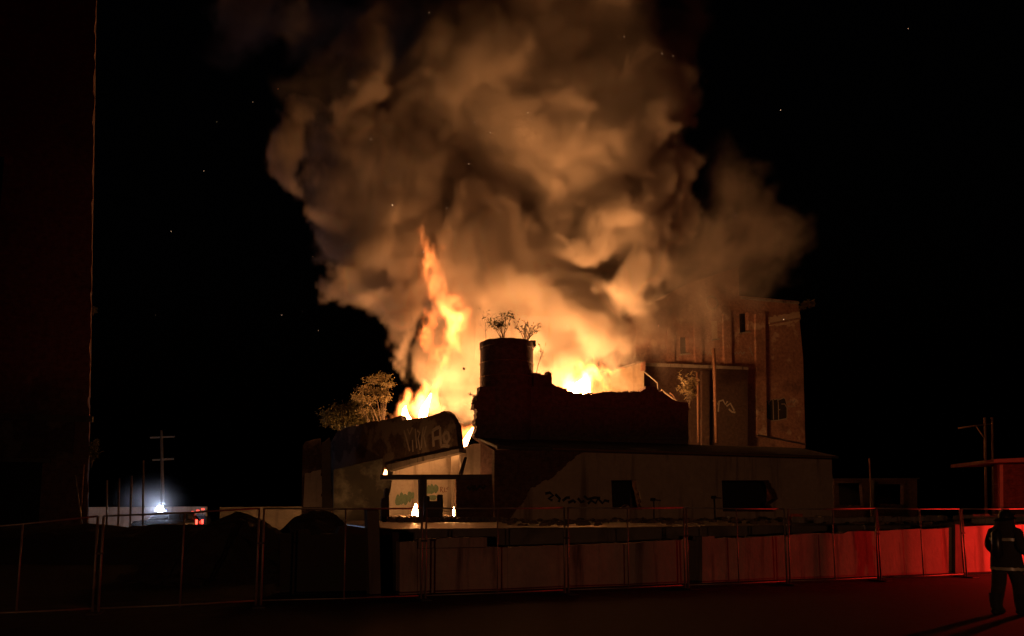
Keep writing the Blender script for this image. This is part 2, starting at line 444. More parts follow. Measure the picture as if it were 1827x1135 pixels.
silo_c = at(904, 700, 41.5); rs = 48.3 * 41.5 / F
topz = at(904, 603, 41.5 - rs).z
silo = thing('round_silo', 'dark round brick silo rising above the ruin with shrubs on top', 'silo', loc=(silo_c.x, silo_c.y, 0))
bm = bmesh.new(); n = 64
prof = [(rs, 0), (rs, topz - 2.9), (rs * 1.012, topz - 2.88), (rs * 1.012, topz - 2.75), (rs, topz - 2.73), (rs, topz - .34), (rs * 1.025, topz - .32), (rs * 1.025, topz), (rs * .86, topz), (rs * .86, topz - .5), (.01, topz - .5)]
rings = []
for r_, z_ in prof:
    rings.append([bm.verts.new((r_ * math.cos(2 * math.pi * k / n), r_ * math.sin(2 * math.pi * k / n), z_ + (.05 * noise.noise(Vector((3 * math.cos(k / n * 6.28), 3 * math.sin(k / n * 6.28), 0))) if z_ > topz - .1 else 0))) for k in range(n)])
for i in range(len(rings) - 1):
    for k in range(n):
        bm.faces.new((rings[i][k], rings[i][(k + 1) % n], rings[i + 1][(k + 1) % n], rings[i + 1][k]))
link('shell', bm_mesh('shell', bm), M['brick_soot'], silo)
fl = at(954, 616, 41.5) - silo_c
link('flange', box_mesh('flange', fl.x - .3, fl.x + .06, -.3, .25, at(954, 621, 41.5).z, at(954, 609, 41.5).z, .03), M['dark_metal'], silo)
for zz in (topz - 1.2, topz - 2.0):
    bm = bmesh.new()
    add_tube(bm, [(math.cos(a) * (rs + .015), math.sin(a) * (rs + .015), zz) for a in [2 * math.pi * i / 48 for i in range(49)]], .03, 5)
    link('hoop', bm_mesh('hoop', bm), M['rust'], silo)

# ---------------------------------------------------------------- low front annex with tan stucco
AX = vplane(35.0)
annex = thing('front_annex', 'single storey annex with tan stucco peeling off dark brick', 'building', loc=(AX.p0.x, AX.p0.y, 0), rotz=AX.ang)
hole1 = [(1091, 858), (1134, 857), (1135, 870, 'r'), (1140, 885, 'r'), (1144, 908), (1126, 907, 'r'), (1120, 900), (1112, 906), (1093, 907)]
hole2 = [(1288, 858), (1370, 858, 'r'), (1375, 868, 'r'), (1383, 880, 'r'), (1386, 890, 'r'), (1372, 900), (1378, 911), (1290, 911)]
px_wall('brick_wall', AX, [(882, 803), (1040, 805), (1484, 819), (1487, 935), (882, 935)], .4, M['brick'], holes=[hole1, hole2], parent=annex, step=.15, amp=.05)
h1 = [(1089.5, 857), (1135, 856), (1136, 870, 'r'), (1141, 885, 'r'), (1145.5, 909), (1126, 909), (1120, 902), (1112, 908), (1092, 909)]
h2 = [(1286.5, 857), (1371, 857, 'r'), (1376, 868, 'r'), (1385, 880, 'r'), (1388, 890), (1374, 900), (1380, 913), (1289, 913)]
px_wall('stucco', AX, [(1042, 807.5), (1483, 820.5), (1486, 933), (905, 933), (922, 908, 'r'), (938, 890, 'r'), (946, 871, 'r'), (985, 853, 'r'), (1002, 838, 'r'), (1012, 826, 'r'), (1030, 812, 'r')], .05, M['stucco'],
        holes=[h1, h2], parent=annex, y0=-.052, step=.16, amp=.06)
# burnt interior behind the openings
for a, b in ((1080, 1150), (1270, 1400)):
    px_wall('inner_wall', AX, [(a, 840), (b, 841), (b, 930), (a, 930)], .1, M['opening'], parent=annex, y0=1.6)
# roof of the annex: slopes up to the tall wall
sl, zl = AX.sz(884, 801); sr, zr = AX.sz(1487, 818)
bm = bmesh.new()
vs = [bm.verts.new(p) for p in ((sl, -.25, zl - .02), (sr + .15, -.25, zr - .02), (sr + .15, 2.97, zr + .75), (sl, 2.97, zl + .72), (sl, -.25, zl + .12), (sr + .15, -.25, zr + .12), (sr + .15, 2.97, zr + .87), (sl, 2.97, zl + .84))]
for q in ((0, 1, 2, 3), (4, 5, 6, 7), (0, 1, 5, 4), (1, 2, 6, 5), (2, 3, 7, 6), (3, 0, 4, 7)): bm.faces.new([vs[i] for i in q])
roof = link('roof', bm_mesh('roof', bm), M['roofing'], annex)
link('flashing', box_mesh('flashing', sl + 3, sr - .4, -.29, -.255, (zl + zr) / 2 + .0, (zl + zr) / 2 + .09, .005), M['rust'], roof)
link('end_wall', box_mesh('end_wall', sr - .42, sr - .02, .41, 9, 0, zr - .05, .01), M['brick'], annex)
# pale plank lying on the roof
a = AX.shifted(2).sz(1350, 776); b = AX.shifted(2).sz(1437, 793)
pl = link('roof_plank', tube_mesh('roof_plank', [AX.shifted(2).world(a[0], 0, a[1]), AX.shifted(2).world(b[0], 0, b[1])], .06, 4, False), M['board'])
tag(pl, 'pale plank lying on the low annex roof', 'plank')
# dark spray tags on the stucco
tg = [[(972, 881), (980, 879), (986, 884), (978, 890), (985, 893)], [(990, 882), (998, 890), (996, 896)], [(1003, 894), (1010, 888), (1016, 888)], [(1013, 897), (1022, 893), (1026, 897)],
      [(1030, 889), (1036, 896), (1042, 894)], [(1041, 885), (1048, 891), (1060, 888), (1070, 889)], [(1048, 899), (1054, 893), (1062, 898), (1066, 890), (1074, 898), (1078, 893), (1086, 895)]]
link('graffiti', stroke_mesh('graffiti', AX, tg, .14, -.06), M['paint_black'], annex)
# brackets beside the openings
for px, py in ((1268, 888), (1160, 892)):
    s, z = AX.sz(px, py)
    bm = bmesh.new(); add_tube(bm, [(s, -.05, z), (s, -.35, z), (s + .45, -.35, z - .03)], .03, 6); add_box(bm, s - .14, s + .08, -.45, -.25, z - .06, z + .1, .02)
    add_tube(bm, [(s + .02, -.35, z - .05), (s + .02, -.35, z - 1.2)], .025, 6)
    link('bracket', bm_mesh('bracket', bm), M['dark_metal'], annex)

# ---------------------------------------------------------------- left wing, open to the fire
LW = through((at(815, 800, 39.5).x, 39.5), (at(560, 800, 50).x, 50))
LW = Plane((at(560, 800, 50).x, 50), math.atan2(39.5 - 50, at(815, 800, 39.5).x - at(560, 800, 50).x))
wing = thing('roofless_wing', 'roofless side wing with graffiti and a sloping broken wall top', 'building', loc=(LW.p0.x, LW.p0.y, 0), rotz=LW.ang)
px_wall('side_wall', LW, [(592, 935), (590, 790), (602, 769, 'r'), (645, 757, 'r'), (680, 750, 'r'), (714, 741), (718, 750), (770, 742, 'r'), (793, 733, 'r'), (801, 738, 'r'), (807, 748, 'r'), (813, 758), (816, 783, 'r'),
                      (818, 803), (740, 817, 'r'), (692, 829, 'r'), (684, 835), (684, 852, 'r'), (650, 858, 'r'), (640, 880, 'r'), (612, 905, 'r'), (606, 935)], .4, M['render_patchy'], parent=wing, step=.3, amp=.07)
px_wall('sloping_beam', LW, [(692, 830), (742, 818), (822, 801), (822, 808), (745, 826), (696, 840)], .5, M['concrete'], parent=wing, y0=-.12)
gf = [[(721, 768), (726, 785), (731, 805)], [(727, 765), (731, 775), (736, 763)], [(736, 785), (737, 806)], [(741, 765), (744, 800)], [(744, 768), (749, 772), (746, 783), (750, 803)], [(756, 762), (753, 780), (752, 800)], [(761, 760), (756, 778), (760, 798)]]
link('graffiti', stroke_mesh('graffiti', LW, gf, .12), M['paint_pale'], wing)
gf2 = [[(772, 769), (774, 797)], [(772, 769), (779, 764), (785, 762)], [(785, 762), (787, 796)], [(774, 783), (786, 780)], [(795, 771), (791, 778), (793, 787), (798, 790), (802, 783), (800, 773), (795, 771)], [(786, 796), (794, 795), (802, 797)]]
link('graffiti', stroke_mesh('graffiti', LW, gf2, .2), M['paint_pale'], wing)
# grey end block at the far left of the wing
LE = Plane((at(560, 800, 47).x, 47), R(12))
eb = thing('plastered_block', 'grey plastered block at the far left end of the ruin', 'building', loc=(LE.p0.x, LE.p0.y, 0), rotz=LE.ang)
px_wall('wall', LE, [(537, 940), (540, 795), (545, 788, 'r'), (572, 782), (572, 800), (574, 792), (588, 780, 'r'), (596, 940)], .5, M['render_patchy'], parent=eb, step=.3, amp=.06)
px_wall('plaster_panel', LE, [(541, 905), (544, 845, 'r'), (573, 838, 'r'), (576, 905)], .05, M['plaster'], parent=eb, y0=-.052, step=.2, amp=.08)
px_wall('pier', LE, [(575, 940), (574, 790), (590, 786), (591, 940)], .2, M['concrete_dark'], parent=eb, y0=-.201)

# inner wall lit by the fires
IW = vplane(44.0)
inner = thing('inner_wall', 'firelit inner plaster wall with green bubble graffiti seen through the portal', 'wall', loc=(IW.p0.x, IW.p0.y, 0), rotz=IW.ang)
px_wall('plaster_wall', IW, [(694, 945), (690, 900, 'r'), (698, 870, 'r'), (700, 812), (822, 800), (822, 945)], .3, M['plaster'], parent=inner, step=.3)
px_wall('shaded_wall', IW, [(596, 945), (596, 838), (710, 811), (710, 945)], .2, M['shade_plaster'], parent=inner, y0=.305)  # left part of the wall, its shade put into the darker plaster
px_wall('pilaster', IW, [(804, 945), (804, 812), (808, 812), (808, 945)], .1, M['plaster'], parent=inner, y0=-.101)
link('graffiti', blob_mesh('graffiti', IW, [(710, 893, 5, 10), (717, 890, 5, 11), (724, 891, 5, 10), (731, 886, 4, 10), (736, 884, 3.5, 6)]), M['paint_green'], inner)
link('graffiti', blob_mesh('graffiti', IW, [(765, 874, 4.5, 8), (771, 873, 4.5, 9), (778, 872, 4, 8), (772, 888, 8, 5)]), M['paint_green'], inner)
link('graffiti', stroke_mesh('graffiti', IW, [[(786, 869), (786, 878)], [(786, 869), (790, 870), (787, 874), (791, 879)], [(793, 870), (793, 878), (797, 877)], [(800, 869), (796, 873), (800, 873)]], .05), M['paint_red'], inner)
UWp = vplane(39.2)
ub = thing('upper_bay', 'greenish plaster wall bay above the portal beside the dark brick', 'wall', loc=(UWp.p0.x, UWp.p0.y, 0), rotz=UWp.ang)
px_wall('wall', UWp, [(823, 850), (821, 800), (845, 792, 'r'), (878, 790), (879, 850)], .25, M['plaster'], parent=ub, step=.2, amp=.06)

# portal frame
PT = vplane(36.6)
portal = thing('portal_frame', 'dark concrete portal of beam and posts with firelit wall behind', 'portal', loc=(PT.p0.x, PT.p0.y, 0), rotz=PT.ang)
px_wall('beam', PT, [(681, 847), (881, 846.5), (881, 855.5), (681, 856)], .45, M['concrete_dark'], parent=portal)
px_wall('post', PT, [(749, 856.2), (762, 856), (761, 935), (750, 935)], .4, M['concrete_dark'], parent=portal)
px_wall('infill_panel', PT, [(814, 856), (886, 855.7), (886, 935), (814, 935)], .3, M['brick'], parent=portal)
link('graffiti', stroke_mesh('graffiti', PT, [[(834, 868), (838, 874), (842, 868), (846, 876)], [(846, 866), (850, 874), (856, 867), (862, 872), (866, 866)]], .15), M['paint_black'], portal)
jp = vplane(35.6)
o = px_wall('jagged_post', jp, [(681, 940), (681, 896), (683, 889), (687, 888), (688, 872), (691, 870), (694, 872), (695, 940)], .3, M['timber'])
tag(o, 'charred jagged post left of the portal opening', 'post')
o = link('leaning_pole', tube_mesh('leaning_pole', [vplane(36.3).world(*(lambda q: (q[0], 0, q[1]))(vplane(36.3).sz(822, 847))), vplane(36.3).world(*(lambda q: (q[0], 0, q[1]))(vplane(36.3).sz(831, 816)))], [.12, .07], 7), M['timber'])
tag(o, 'charred pole leaning above the portal beam', 'pole')
# dark machine standing in the doorway
mp_ = vplane(35.4)
mach = thing('metal_machine', 'dark metal machine with a round post standing in the portal', 'machine', loc=(mp_.p0.x, mp_.p0.y, 0), rotz=mp_.ang)
px_wall('housing', mp_, [(763, 938), (763, 896), (766, 894), (783, 894), (783, 938)], .5, M['dark_metal'], parent=mach)
s, z = mp_.sz(787, 883); s2, z2 = mp_.sz(787, 938); rr = 5.5 * 36 / F
bm = bmesh.new(); add_tube(bm, [(s, .2, z2), (s, .2, z - .03), (s, .2, z + .02)], [rr, rr, rr * .7], 16)
link('round_post', bm_mesh('round_post', bm), M['dark_metal'], mach)
s, z = mp_.sz(763, 886); bm = bmesh.new(); add_tube(bm, [(s, .2, pz), (s, .2, z - .03), (s, .2, z + .03)], [rr, rr, rr * .7], 16)
link('round_post', bm_mesh('round_post', bm), M['dark_metal'], mach)
bm = bmesh.new(); a = mp_.sz(793, 912); add_tube(bm, [(a[0], .1, a[1]), (a[0] + .15, .1, a[1])], .03, 6)
link('lever', bm_mesh('lever', bm), M['rust'], mach)

# ---------------------------------------------------------------- block behind the fire, lit bright
PB = vplane(48.5)
pb = thing('roof_block', 'brightly firelit rendered block beside the main flames', 'building', loc=(PB.p0.x, PB.p0.y, 0), rotz=PB.ang)
px_wall('wall', PB, [(1040, 760), (1040, 672), (1108, 658), (1146, 647), (1149, 648), (1149, 760)], 3.5, M['stucco'], parent=pb, step=.3, amp=.03)
px_wall('coping', PB, [(1100, 659.5), (1147, 646), (1147, 643.5), (1100, 657)], .4, M['concrete'], parent=pb, y0=-.06)
px_wall('end_pier', PB, [(1143, 647), (1149.5, 645.5), (1149.5, 662), (1143, 662)], .3, M['brick_mill'], parent=pb, y0=-.15)
o = link('handrail', tube_mesh('handrail', [vplane(46).world(*(lambda q: (q[0], 0, q[1]))(vplane(46).sz(*p))) for p in ((1149, 663), (1173, 683), (1174, 698))], .055, 8), M['steel'])
tag(o, 'bent pale handrail pipe beside the bright block', 'handrail')
o = link('fallen_plank', tube_mesh('fallen_plank', [vplane(41).world(*(lambda q: (q[0], 0, q[1]))(vplane(41).sz(*p))) for p in ((1180, 696), (1208, 716))], .07, 4, False), M['board'])
tag(o, 'firelit plank leaning over the broken wall top', 'plank')
o = link('forked_pipe', tube_mesh('forked_pipe', [vplane(42).world(*(lambda q: (q[0], 0, q[1]))(vplane(42).sz(*p))) for p in ((1195, 701), (1200, 704), (1209, 718))], .05, 6), M['rust'])
tag(o, 'thin bent pipe behind the sloping broken wall', 'pipe')

# ---------------------------------------------------------------- tall mill on the right and its annex
ML = vplane(51.0)
mill = thing('brick_mill', 'tall red brick mill with pilasters half hidden by smoke', 'building', loc=(ML.p0.x, ML.p0.y, 0), rotz=ML.ang)
win = [(1319, 559), (1335, 557), (1336, 591), (1320, 594)]
win2 = [(1269, 574), (1280, 572), (1281, 604), (1270, 606)]
win3 = [(1213, 602), (1228, 600), (1229, 630), (1214, 632)]
px_wall('wall', ML, [(1135, 800), (1135, 560), (1160, 545, 'r'), (1230, 505), (1318, 476), (1319, 528), (1424, 537), (1427, 575), (1433, 640), (1437, 800)], 7, M['brick_mill'], holes=[win, win2, win3], parent=mill, step=.5, amp=.05)
for a, b, c_, top, bot in ((1187, 1199, 1200, 590, 700), (1236, 1248, 1249, 578, 700), (1288, 1301, 1302, 562, 760), (1345, 1362, 1363, 561, 780)):
    px_wall('pilaster', ML, [(a, top), (b, top - 2), (b + 3, bot), (a + 3, bot)], .25, M['brick_mill'], parent=mill, y0=-.251)
px_wall('parapet_band', ML, [(1321, 530), (1424, 539), (1424, 543), (1321, 534)], .15, M['concrete'], parent=mill, y0=-.151)
px_wall('render_patch', ML, [(1371, 566, 'r'), (1426, 556, 'r'), (1426, 572, 'r'), (1396, 580, 'r'), (1371, 583, 'r')], .06, M['stucco'], parent=mill, y0=-.061, step=.25, amp=.1)
px_wall('wall_lip', ML, [(1371, 578), (1426, 568), (1426, 570.5), (1371, 580.5)], .2, M['brick_mill'], parent=mill, y0=-.201)
def window_at(par, plane, q, mat, inset=.45, mull=True):
    wdw = px_wall('window', plane, q, .06, mat, parent=par, y0=inset)
    if mull:
        xa = (q[0][0] + q[1][0]) / 2; xb = (q[2][0] + q[3][0]) / 2
        px_wall('mullion', plane, [(xa - .5, q[0][1] - .5), (xa + .5, q[0][1] - .5), (xb + .5, q[2][1] + .5), (xb - .5, q[2][1] + .5)], .05, M['timber'], parent=wdw, y0=inset - .052)
        ya = (q[0][1] + q[3][1]) / 2
        px_wall('transom', plane, [(q[0][0], ya - .5), (q[1][0], ya - 2), (q[1][0], ya - 1), (q[0][0], ya + .5)], .04, M['timber'], parent=wdw, y0=inset - .095)
window_at(mill, ML, win, M['opening']); window_at(mill, ML, win2, M['pale_timber'], .06, False); window_at(mill, ML, win3, M['opening'])
for wq in (win, win2, win3):
    px_wall('sill', ML, [(wq[3][0] - 1.5, wq[3][1]), (wq[2][0] + 1.5, wq[2][1]), (wq[2][0] + 1.5, wq[2][1] + 2.5), (wq[3][0] - 1.5, wq[3][1] + 2.5)], .2, M['concrete'], parent=mill, y0=-.121)
s, z = ML.sz(1269, 541); rr = 11.5 * 63 / F
bm = bmesh.new(); add_tube(bm, [(s + rr * math.cos(a), -.1, z + rr * math.sin(a)) for a in [2 * math.pi * i / 32 for i in range(33)]], .07, 6)
link('ring', bm_mesh('ring', bm, True), M['concrete'], mill)
gl = [[(1364, 742), (1363.5, 720), (1366, 714), (1370, 714), (1372, 722)], [(1372, 718), (1375, 713), (1379, 714), (1380, 749)], [(1381, 713), (1387, 712), (1388.5, 719), (1389, 750)], [(1388, 714), (1398, 710), (1402, 713), (1403.5, 721)],
      [(1394, 721), (1400, 721), (1404, 728), (1404, 745), (1402, 749)], [(1388.5, 731), (1392, 731)], [(1376, 751), (1388, 750), (1403, 747)], [(1365, 751), (1371, 752)]]
link('graffiti', stroke_mesh('graffiti', ML, gl, .09, -.012), M['paint_pale'], mill)
px_wall('painted_letters', ML, [(1364, 744), (1364, 719), (1368, 714), (1388, 712), (1400, 710), (1404, 728), (1403, 748), (1378, 751)], .004, M['paint_black'], parent=mill, y0=-.005)
gs = [[(1348, 724), (1354, 722), (1361, 723)], [(1350, 731), (1356, 730), (1361, 732)], [(1350, 738), (1356, 737), (1361, 739)], [(1405, 719), (1408, 715), (1410, 719), (1412, 715), (1415, 719), (1418, 714)], [(1405, 725), (1418, 725)],
      [(1310, 633), (1314, 628), (1317, 632), (1321, 627), (1324, 632), (1329, 628)], [(1337, 620), (1340, 628), (1343, 635)], [(1255, 632), (1259, 626), (1262, 634), (1266, 628), (1270, 634)]]
for ln_ in gs:
    link('graffiti', stroke_mesh('graffiti', ML, [ln_], .12, -.014), M['paint_pale'], mill)
MA = vplane(50.3)
ma = thing('mill_annex', 'flat roofed brick annex below the tall mill with pale coping', 'building', loc=(MA.p0.x, MA.p0.y, 0), rotz=MA.ang)
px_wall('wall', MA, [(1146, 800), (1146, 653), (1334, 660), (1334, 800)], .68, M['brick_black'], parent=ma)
px_wall('coping', MA, [(1146, 648), (1200, 649.5), (1334, 655), (1334, 660), (1200, 655), (1146, 653)], .79, M['concrete'], parent=ma, y0=-.1)
px_wall('pier', MA, [(1249, 800), (1249, 663), (1262, 664), (1262, 800)], .3, M['brick_black'], parent=ma, y0=-.301)
for ln_ in [[(1271, 716), (1276, 714), (1280, 722)], [(1281, 735), (1283, 716), (1290, 714), (1294, 722), (1298, 716)], [(1296, 725), (1303, 720), (1310, 733)], [(1300, 730), (1306, 735), (1312, 736)]]:
    link('graffiti', stroke_mesh('graffiti', MA, [ln_], .15), M['paint_pale'], ma)
def tall_pipe(pts, v, r, label, mat, name='vent_pipe'):
    P_ = vplane(v)
    o = link(name, tube_mesh(name, [P_.world(P_.sz(*p)[0], 0, P_.sz(*p)[1]) for p in pts], r, 8), mat)
    return tag(o, label, 'pipe')
tall_pipe(((1273, 622), (1275, 670), (1278, 790)), 46, .13, 'tall rusty vent pipe standing before the mill annex', M['rust'])
tall_pipe(((1243.5, 664), (1245, 690), (1246, 790)), 46.5, .09, 'short rusty pipe behind the firelit shrub', M['rust'])

# ---------------------------------------------------------------- tall brick tower on the left
corner = at(160, 880, 33)
cang = math.atan2(33.0, corner.x)          # direction of sight to the corner
TW = Plane((corner.x, corner.y), 0.0)
TWang = R(18)
tw = Plane((corner.x, corner.y), TWang)
tower = thing('brick_tower', 'huge dark brick building cut off by the picture edge', 'building', loc=(tw.p0.x, tw.p0.y, 0), rotz=tw.ang)
def tw_edge():
    e = []
    for y in range(930, -120, -9):
        x = 157 + 3.2 * max(0, (880 - y)) / 200 + random.uniform(-1.2, 1.0) - 2.2 * max(0, noise.noise(Vector((y * .03, 0, 4.2))) * 2)
        e.append(tw.sz(x, y))
    return e
TE = [(0, -.2)] + tw_edge(); ztop = TE[-1][1]
me = prism_mesh('wall', [(-22, -.2)] + TE + [(-22, ztop)], .07, [[(-6.4, 1.2), (-1.9, 1.2), (-1.9, 3.9), (-6.4, 3.9)], [(-6.2, 8.6), (-4.2, 8.6), (-4.2, 11.6), (-6.2, 11.6)], [(-6.2, 14.6), (-4.2, 14.6), (-4.2, 17.6), (-6.2, 17.6)]])
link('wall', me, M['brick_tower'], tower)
link('string_course', box_mesh('string_course', -22, -.02, -.14, .0, 5.75, 6.02, .02), M['concrete_dark'], tower)
link('render_band', box_mesh('render_band', -22, -.75, -.04, -.002, 4.1, 5.74, .01), M['render_patchy'], tower)
link('lintel', box_mesh('lintel', -6.7, -1.6, -.09, .2, 3.9, 4.08, .01), M['concrete_dark'], tower)
link('pilaster', box_mesh('pilaster', -1.1, -.25, -.16, -.0, 0, 3.85, .02), M['brick_tower'], tower)
for z0, z1, x0, x1 in ((1.2, 3.9, -6.4, -1.9), (8.6, 11.6, -6.2, -4.2), (14.6, 17.6, -6.2, -4.2)):
    wd = link('window', box_mesh('window', x0, x1, .35, .42, z0, z1, .005), M['opening'], tower)
    link('mullion', box_mesh('mullion', (x0 + x1) / 2 - .06, (x0 + x1) / 2 + .06, .28, .348, z0, z1, .005), M['timber'], wd)
    link('sill', box_mesh('sill', x0 - .1, x1 + .1, -.08, .34, z0 - .12, z0 - .003, .01), M['concrete_dark'], tower)
# its flank, almost edge-on from the street
sd = Vector((corner.x, corner.y)).normalized(); flank_ang = math.atan2(sd.y, sd.x) - R(.0)
fdir = Vector((math.cos(flank_ang - tw.ang), math.sin(flank_ang - tw.ang)))
bm = bmesh.new(); cols = 26; prev = None
for i in range(cols):
    dd = i * .7; row = []
    for q in TE:
        p = Vector((q[0], .072)) + fdir * dd
        row.append(bm.verts.new((p.x + random.uniform(-.03, .02), p.y, q[1])))
    if prev:
        for k in range(len(row) - 1): bm.faces.new((prev[k], row[k], row[k + 1], prev[k + 1]))
    prev = row
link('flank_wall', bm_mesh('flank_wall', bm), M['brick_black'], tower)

# ---------------------------------------------------------------- low buildings on the right
LB = vplane(52.0); LB = Plane((at(1490, 880, 58).x, 58), R(8))
lb = thing('low_outbuilding', 'low dark outbuilding with two wide openings beyond the annex', 'building', loc=(LB.p0.x, LB.p0.y, 0), rotz=LB.ang)
ho1 = [(1496, 862), (1537, 862), (1541, 902, 'r'), (1498, 902)]; ho2 = [(1566, 864), (1612, 864), (1612, 900, 'r'), (1566, 900)]
px_wall('wall', LB, [(1488, 930), (1488, 856), (1636, 855), (1637, 930)], .4, M['brick'], holes=[ho1, ho2], parent=lb, step=.2, amp=.06)
px_wall('roof_edge', LB, [(1486, 856), (1486, 854), (1638, 853), (1638, 855)], 5, M['concrete_dark'], parent=lb, y0=-.15)
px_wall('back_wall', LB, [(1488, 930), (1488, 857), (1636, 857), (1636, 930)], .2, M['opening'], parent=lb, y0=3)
px_wall('pier', LB, [(1552, 930), (1552, 857), (1558, 857), (1558, 930)], .15, M['concrete'], parent=lb, y0=-.151)
SH = Plane((at(1785, 880, 34).x, 34), R(-6))
sh_ = thing('flat_shed', 'flat roofed shed with overhanging fascia behind the firefighter', 'shed', loc=(SH.p0.x, SH.p0.y, 0), rotz=SH.ang)
px_wall('wall', SH, [(1780, 935), (1779, 829), (1900, 826), (1900, 935)], .3, M['brick'], parent=sh_)
px_wall('fascia', SH, [(1752, 828), (1752, 822), (1900, 815), (1900, 824)], 4, M['board'], parent=sh_, y0=-1.0)
px_wall('corner_post', SH, [(1781, 935), (1781, 829), (1787, 829), (1788, 935)], .12, M['pale_timber'], parent=sh_, y0=-.121)
# gantry pole with brace
GP = Plane((at(1765, 800, 50).x, 50), 0)
gt = thing('gantry_pole', 'dim braced gantry pole behind the flat shed', 'pole')
def gpw(px, py): 
    s, z = GP.sz(px, py); return GP.world(s, 0, z)
link('post', tube_mesh('post', [gpw(1772, 940), gpw(1770, 745)], .09, 8), M['rust'], gt)
link('post', tube_mesh('post', [gpw(1760, 940), gpw(1757, 745)], .09, 8), M['rust'], gt)
link('arm', tube_mesh('arm', [gpw(1772, 756), gpw(1738, 760), gpw(1710, 764)], .06, 8), M['rust'], gt)
link('brace', tube_mesh('brace', [gpw(1741, 760), gpw(1758, 784)], .05, 8), M['rust'], gt)
tp = at(1554, 880, 56)
o = link('thin_mast', tube_mesh('thin_mast', [(tp.x, tp.y, 0), (tp.x, tp.y, at(1554, 818, 56).z)], .06, 8), M['rust']); tag(o, 'thin mast standing before the low outbuilding', 'pole')

# ================================================================== STREET FURNITURE
FN = vplane(15.0)
joints = [(-110, 948, 1104), (180, 921, 1092), (467, 907, 1077), (757, 907, 1070), (1010, 906, 1062), (1222, 906, 1052), (1402, 908, 1043), (1563, 907, 1035), (1715, 908, 1029), (1865, 907, 1023)]
names = ['in front of the brick tower at the picture edge', 'in front of the police vehicle and thin poles', 'in front of the earth mounds', 'in front of the firelit portal', 'just right of the portal, before the plain retaining wall',
         'in front of the window opening with the ragged side', 'in front of the wide dark opening', 'before the red lit wall, left of the orange crate gap', 'behind the firefighter on the red lit wall']
names = ['before the brick tower at the picture edge', 'before the police vehicle and thin flag poles', 'before the dark earth mounds and gate post', 'before the firelit portal and coping block', 'before the dark spray tags on the stucco',
         'before the pilaster of the retaining wall', 'before the orange crate on the platform', 'before the low outbuilding, beside the brightest red wall', 'behind the firefighter at the picture edge']
for i in range(9):
    a, b = joints[i], joints[i + 1]
    sa, za = FN.sz(a[0], a[1]); sb, zb = FN.sz(b[0], b[1]); _, ba = FN.sz(a[0], a[2]); _, bb = FN.sz(b[0], b[2])
    ba = max(ba, .03); bb = max(bb, .03)
    sa += .045; sb -= .045
    tl = random.uniform(-.03, .03)
    f = thing('fence_panel', 'temporary steel fence panel ' + names[i], 'fence', 'temporary fence panels along the street', loc=(FN.p0.x, FN.p0.y, 0), rotz=FN.ang)
    mid = (sa + sb) / 2; zm = (za + zb) / 2; bmz = (ba + bb) / 2
    link('post', tube_mesh('post', [(sa, 0, 0.004), (sa, tl, za)], .021, 8), M['steel'], f)
    link('post', tube_mesh('post', [(sb, 0, 0.004), (sb, tl, zb)], .021, 8), M['steel'], f)
    link('mid_post', tube_mesh('mid_post', [(mid, 0, .06), (mid + random.uniform(-.02, .02), tl, zm)], .016, 8), M['steel'], f)
    link('top_rail', tube_mesh('top_rail', [(sa, tl, za), (mid, tl, zm - .012), (sb, tl, zb)], .017, 8), M['steel'], f)
    link('bottom_rail', tube_mesh('bottom_rail', [(sa, 0, ba + .06), (mid, 0, bmz + .05), (sb, 0, bb + .06)], .015, 8), M['steel'], f)
    if i:
        link('clamp', box_mesh('clamp', sa - .105, sa + .025, -.03, .03, za - .68, za - .64, .008), M['dark_metal'], f)
    link('foot', box_mesh('foot', sb - .06, sb + .16, -.3, .3, .004, .03, .006), M['dark_metal'], f)

# thin poles
for i, (xt, yt, xb, Yd, lab) in enumerate(((134, 848, 143, 30, 'leaning thin steel pole against the brick tower'), (191, 857, 190.5, 44, 'thin steel pole nearest the brick tower, first of four'), (213, 853, 211.5, 44, 'second thin steel pole from the brick tower'),
                                          (235, 849, 233, 44, 'third thin steel pole from the brick tower'), (256, 822, 255, 44, 'tallest thin steel pole beside the police vehicle'))):
    top = at(xt, yt, Yd); bt = at(xb, 912, Yd)
    d = (bt - top); bt2 = top + d * (top.z / (top.z - bt.z)); bt2.z = 0
    o = link('thin_pole', tube_mesh('thin_pole', [bt2, top], .055 if Yd > 40 else .03, 8), M['steel'])
    tag(o, lab, 'pole', 'thin steel poles in the yard')
# utility pole
up_t = at(288, 768, 76); ub_ = at(293.5, 900, 76)
up = thing('utility_pole', 'wooden utility pole with two crossarms above the police vehicle', 'utility pole', loc=(ub_.x, ub_.y, 0))
rel = Vector((ub_.x, ub_.y, 0))
link('pole', tube_mesh('pole', [Vector((0, 0, 0)), up_t - rel], [.2, .13], 10), M['bark'], up)
for y, a, b in ((780, 268, 312), (820, 272, 310)):
    p, q = at(a, y + 1, 76) - rel, at(b, y - 1, 76) - rel
    ca = link('crossarm', tube_mesh('crossarm', [p, q], .09, 4, False), M['pale_timber'], up)
    for f in (.05, .3, .7, .95):
        r_ = p.lerp(q, f); link('insulator', tube_mesh('insulator', [r_ + Vector((0, 0, .06)), r_ + Vector((0, 0, .16)), r_ + Vector((0, 0, .28))], [.07, .09, .04], 8), M['car_glass'], ca)

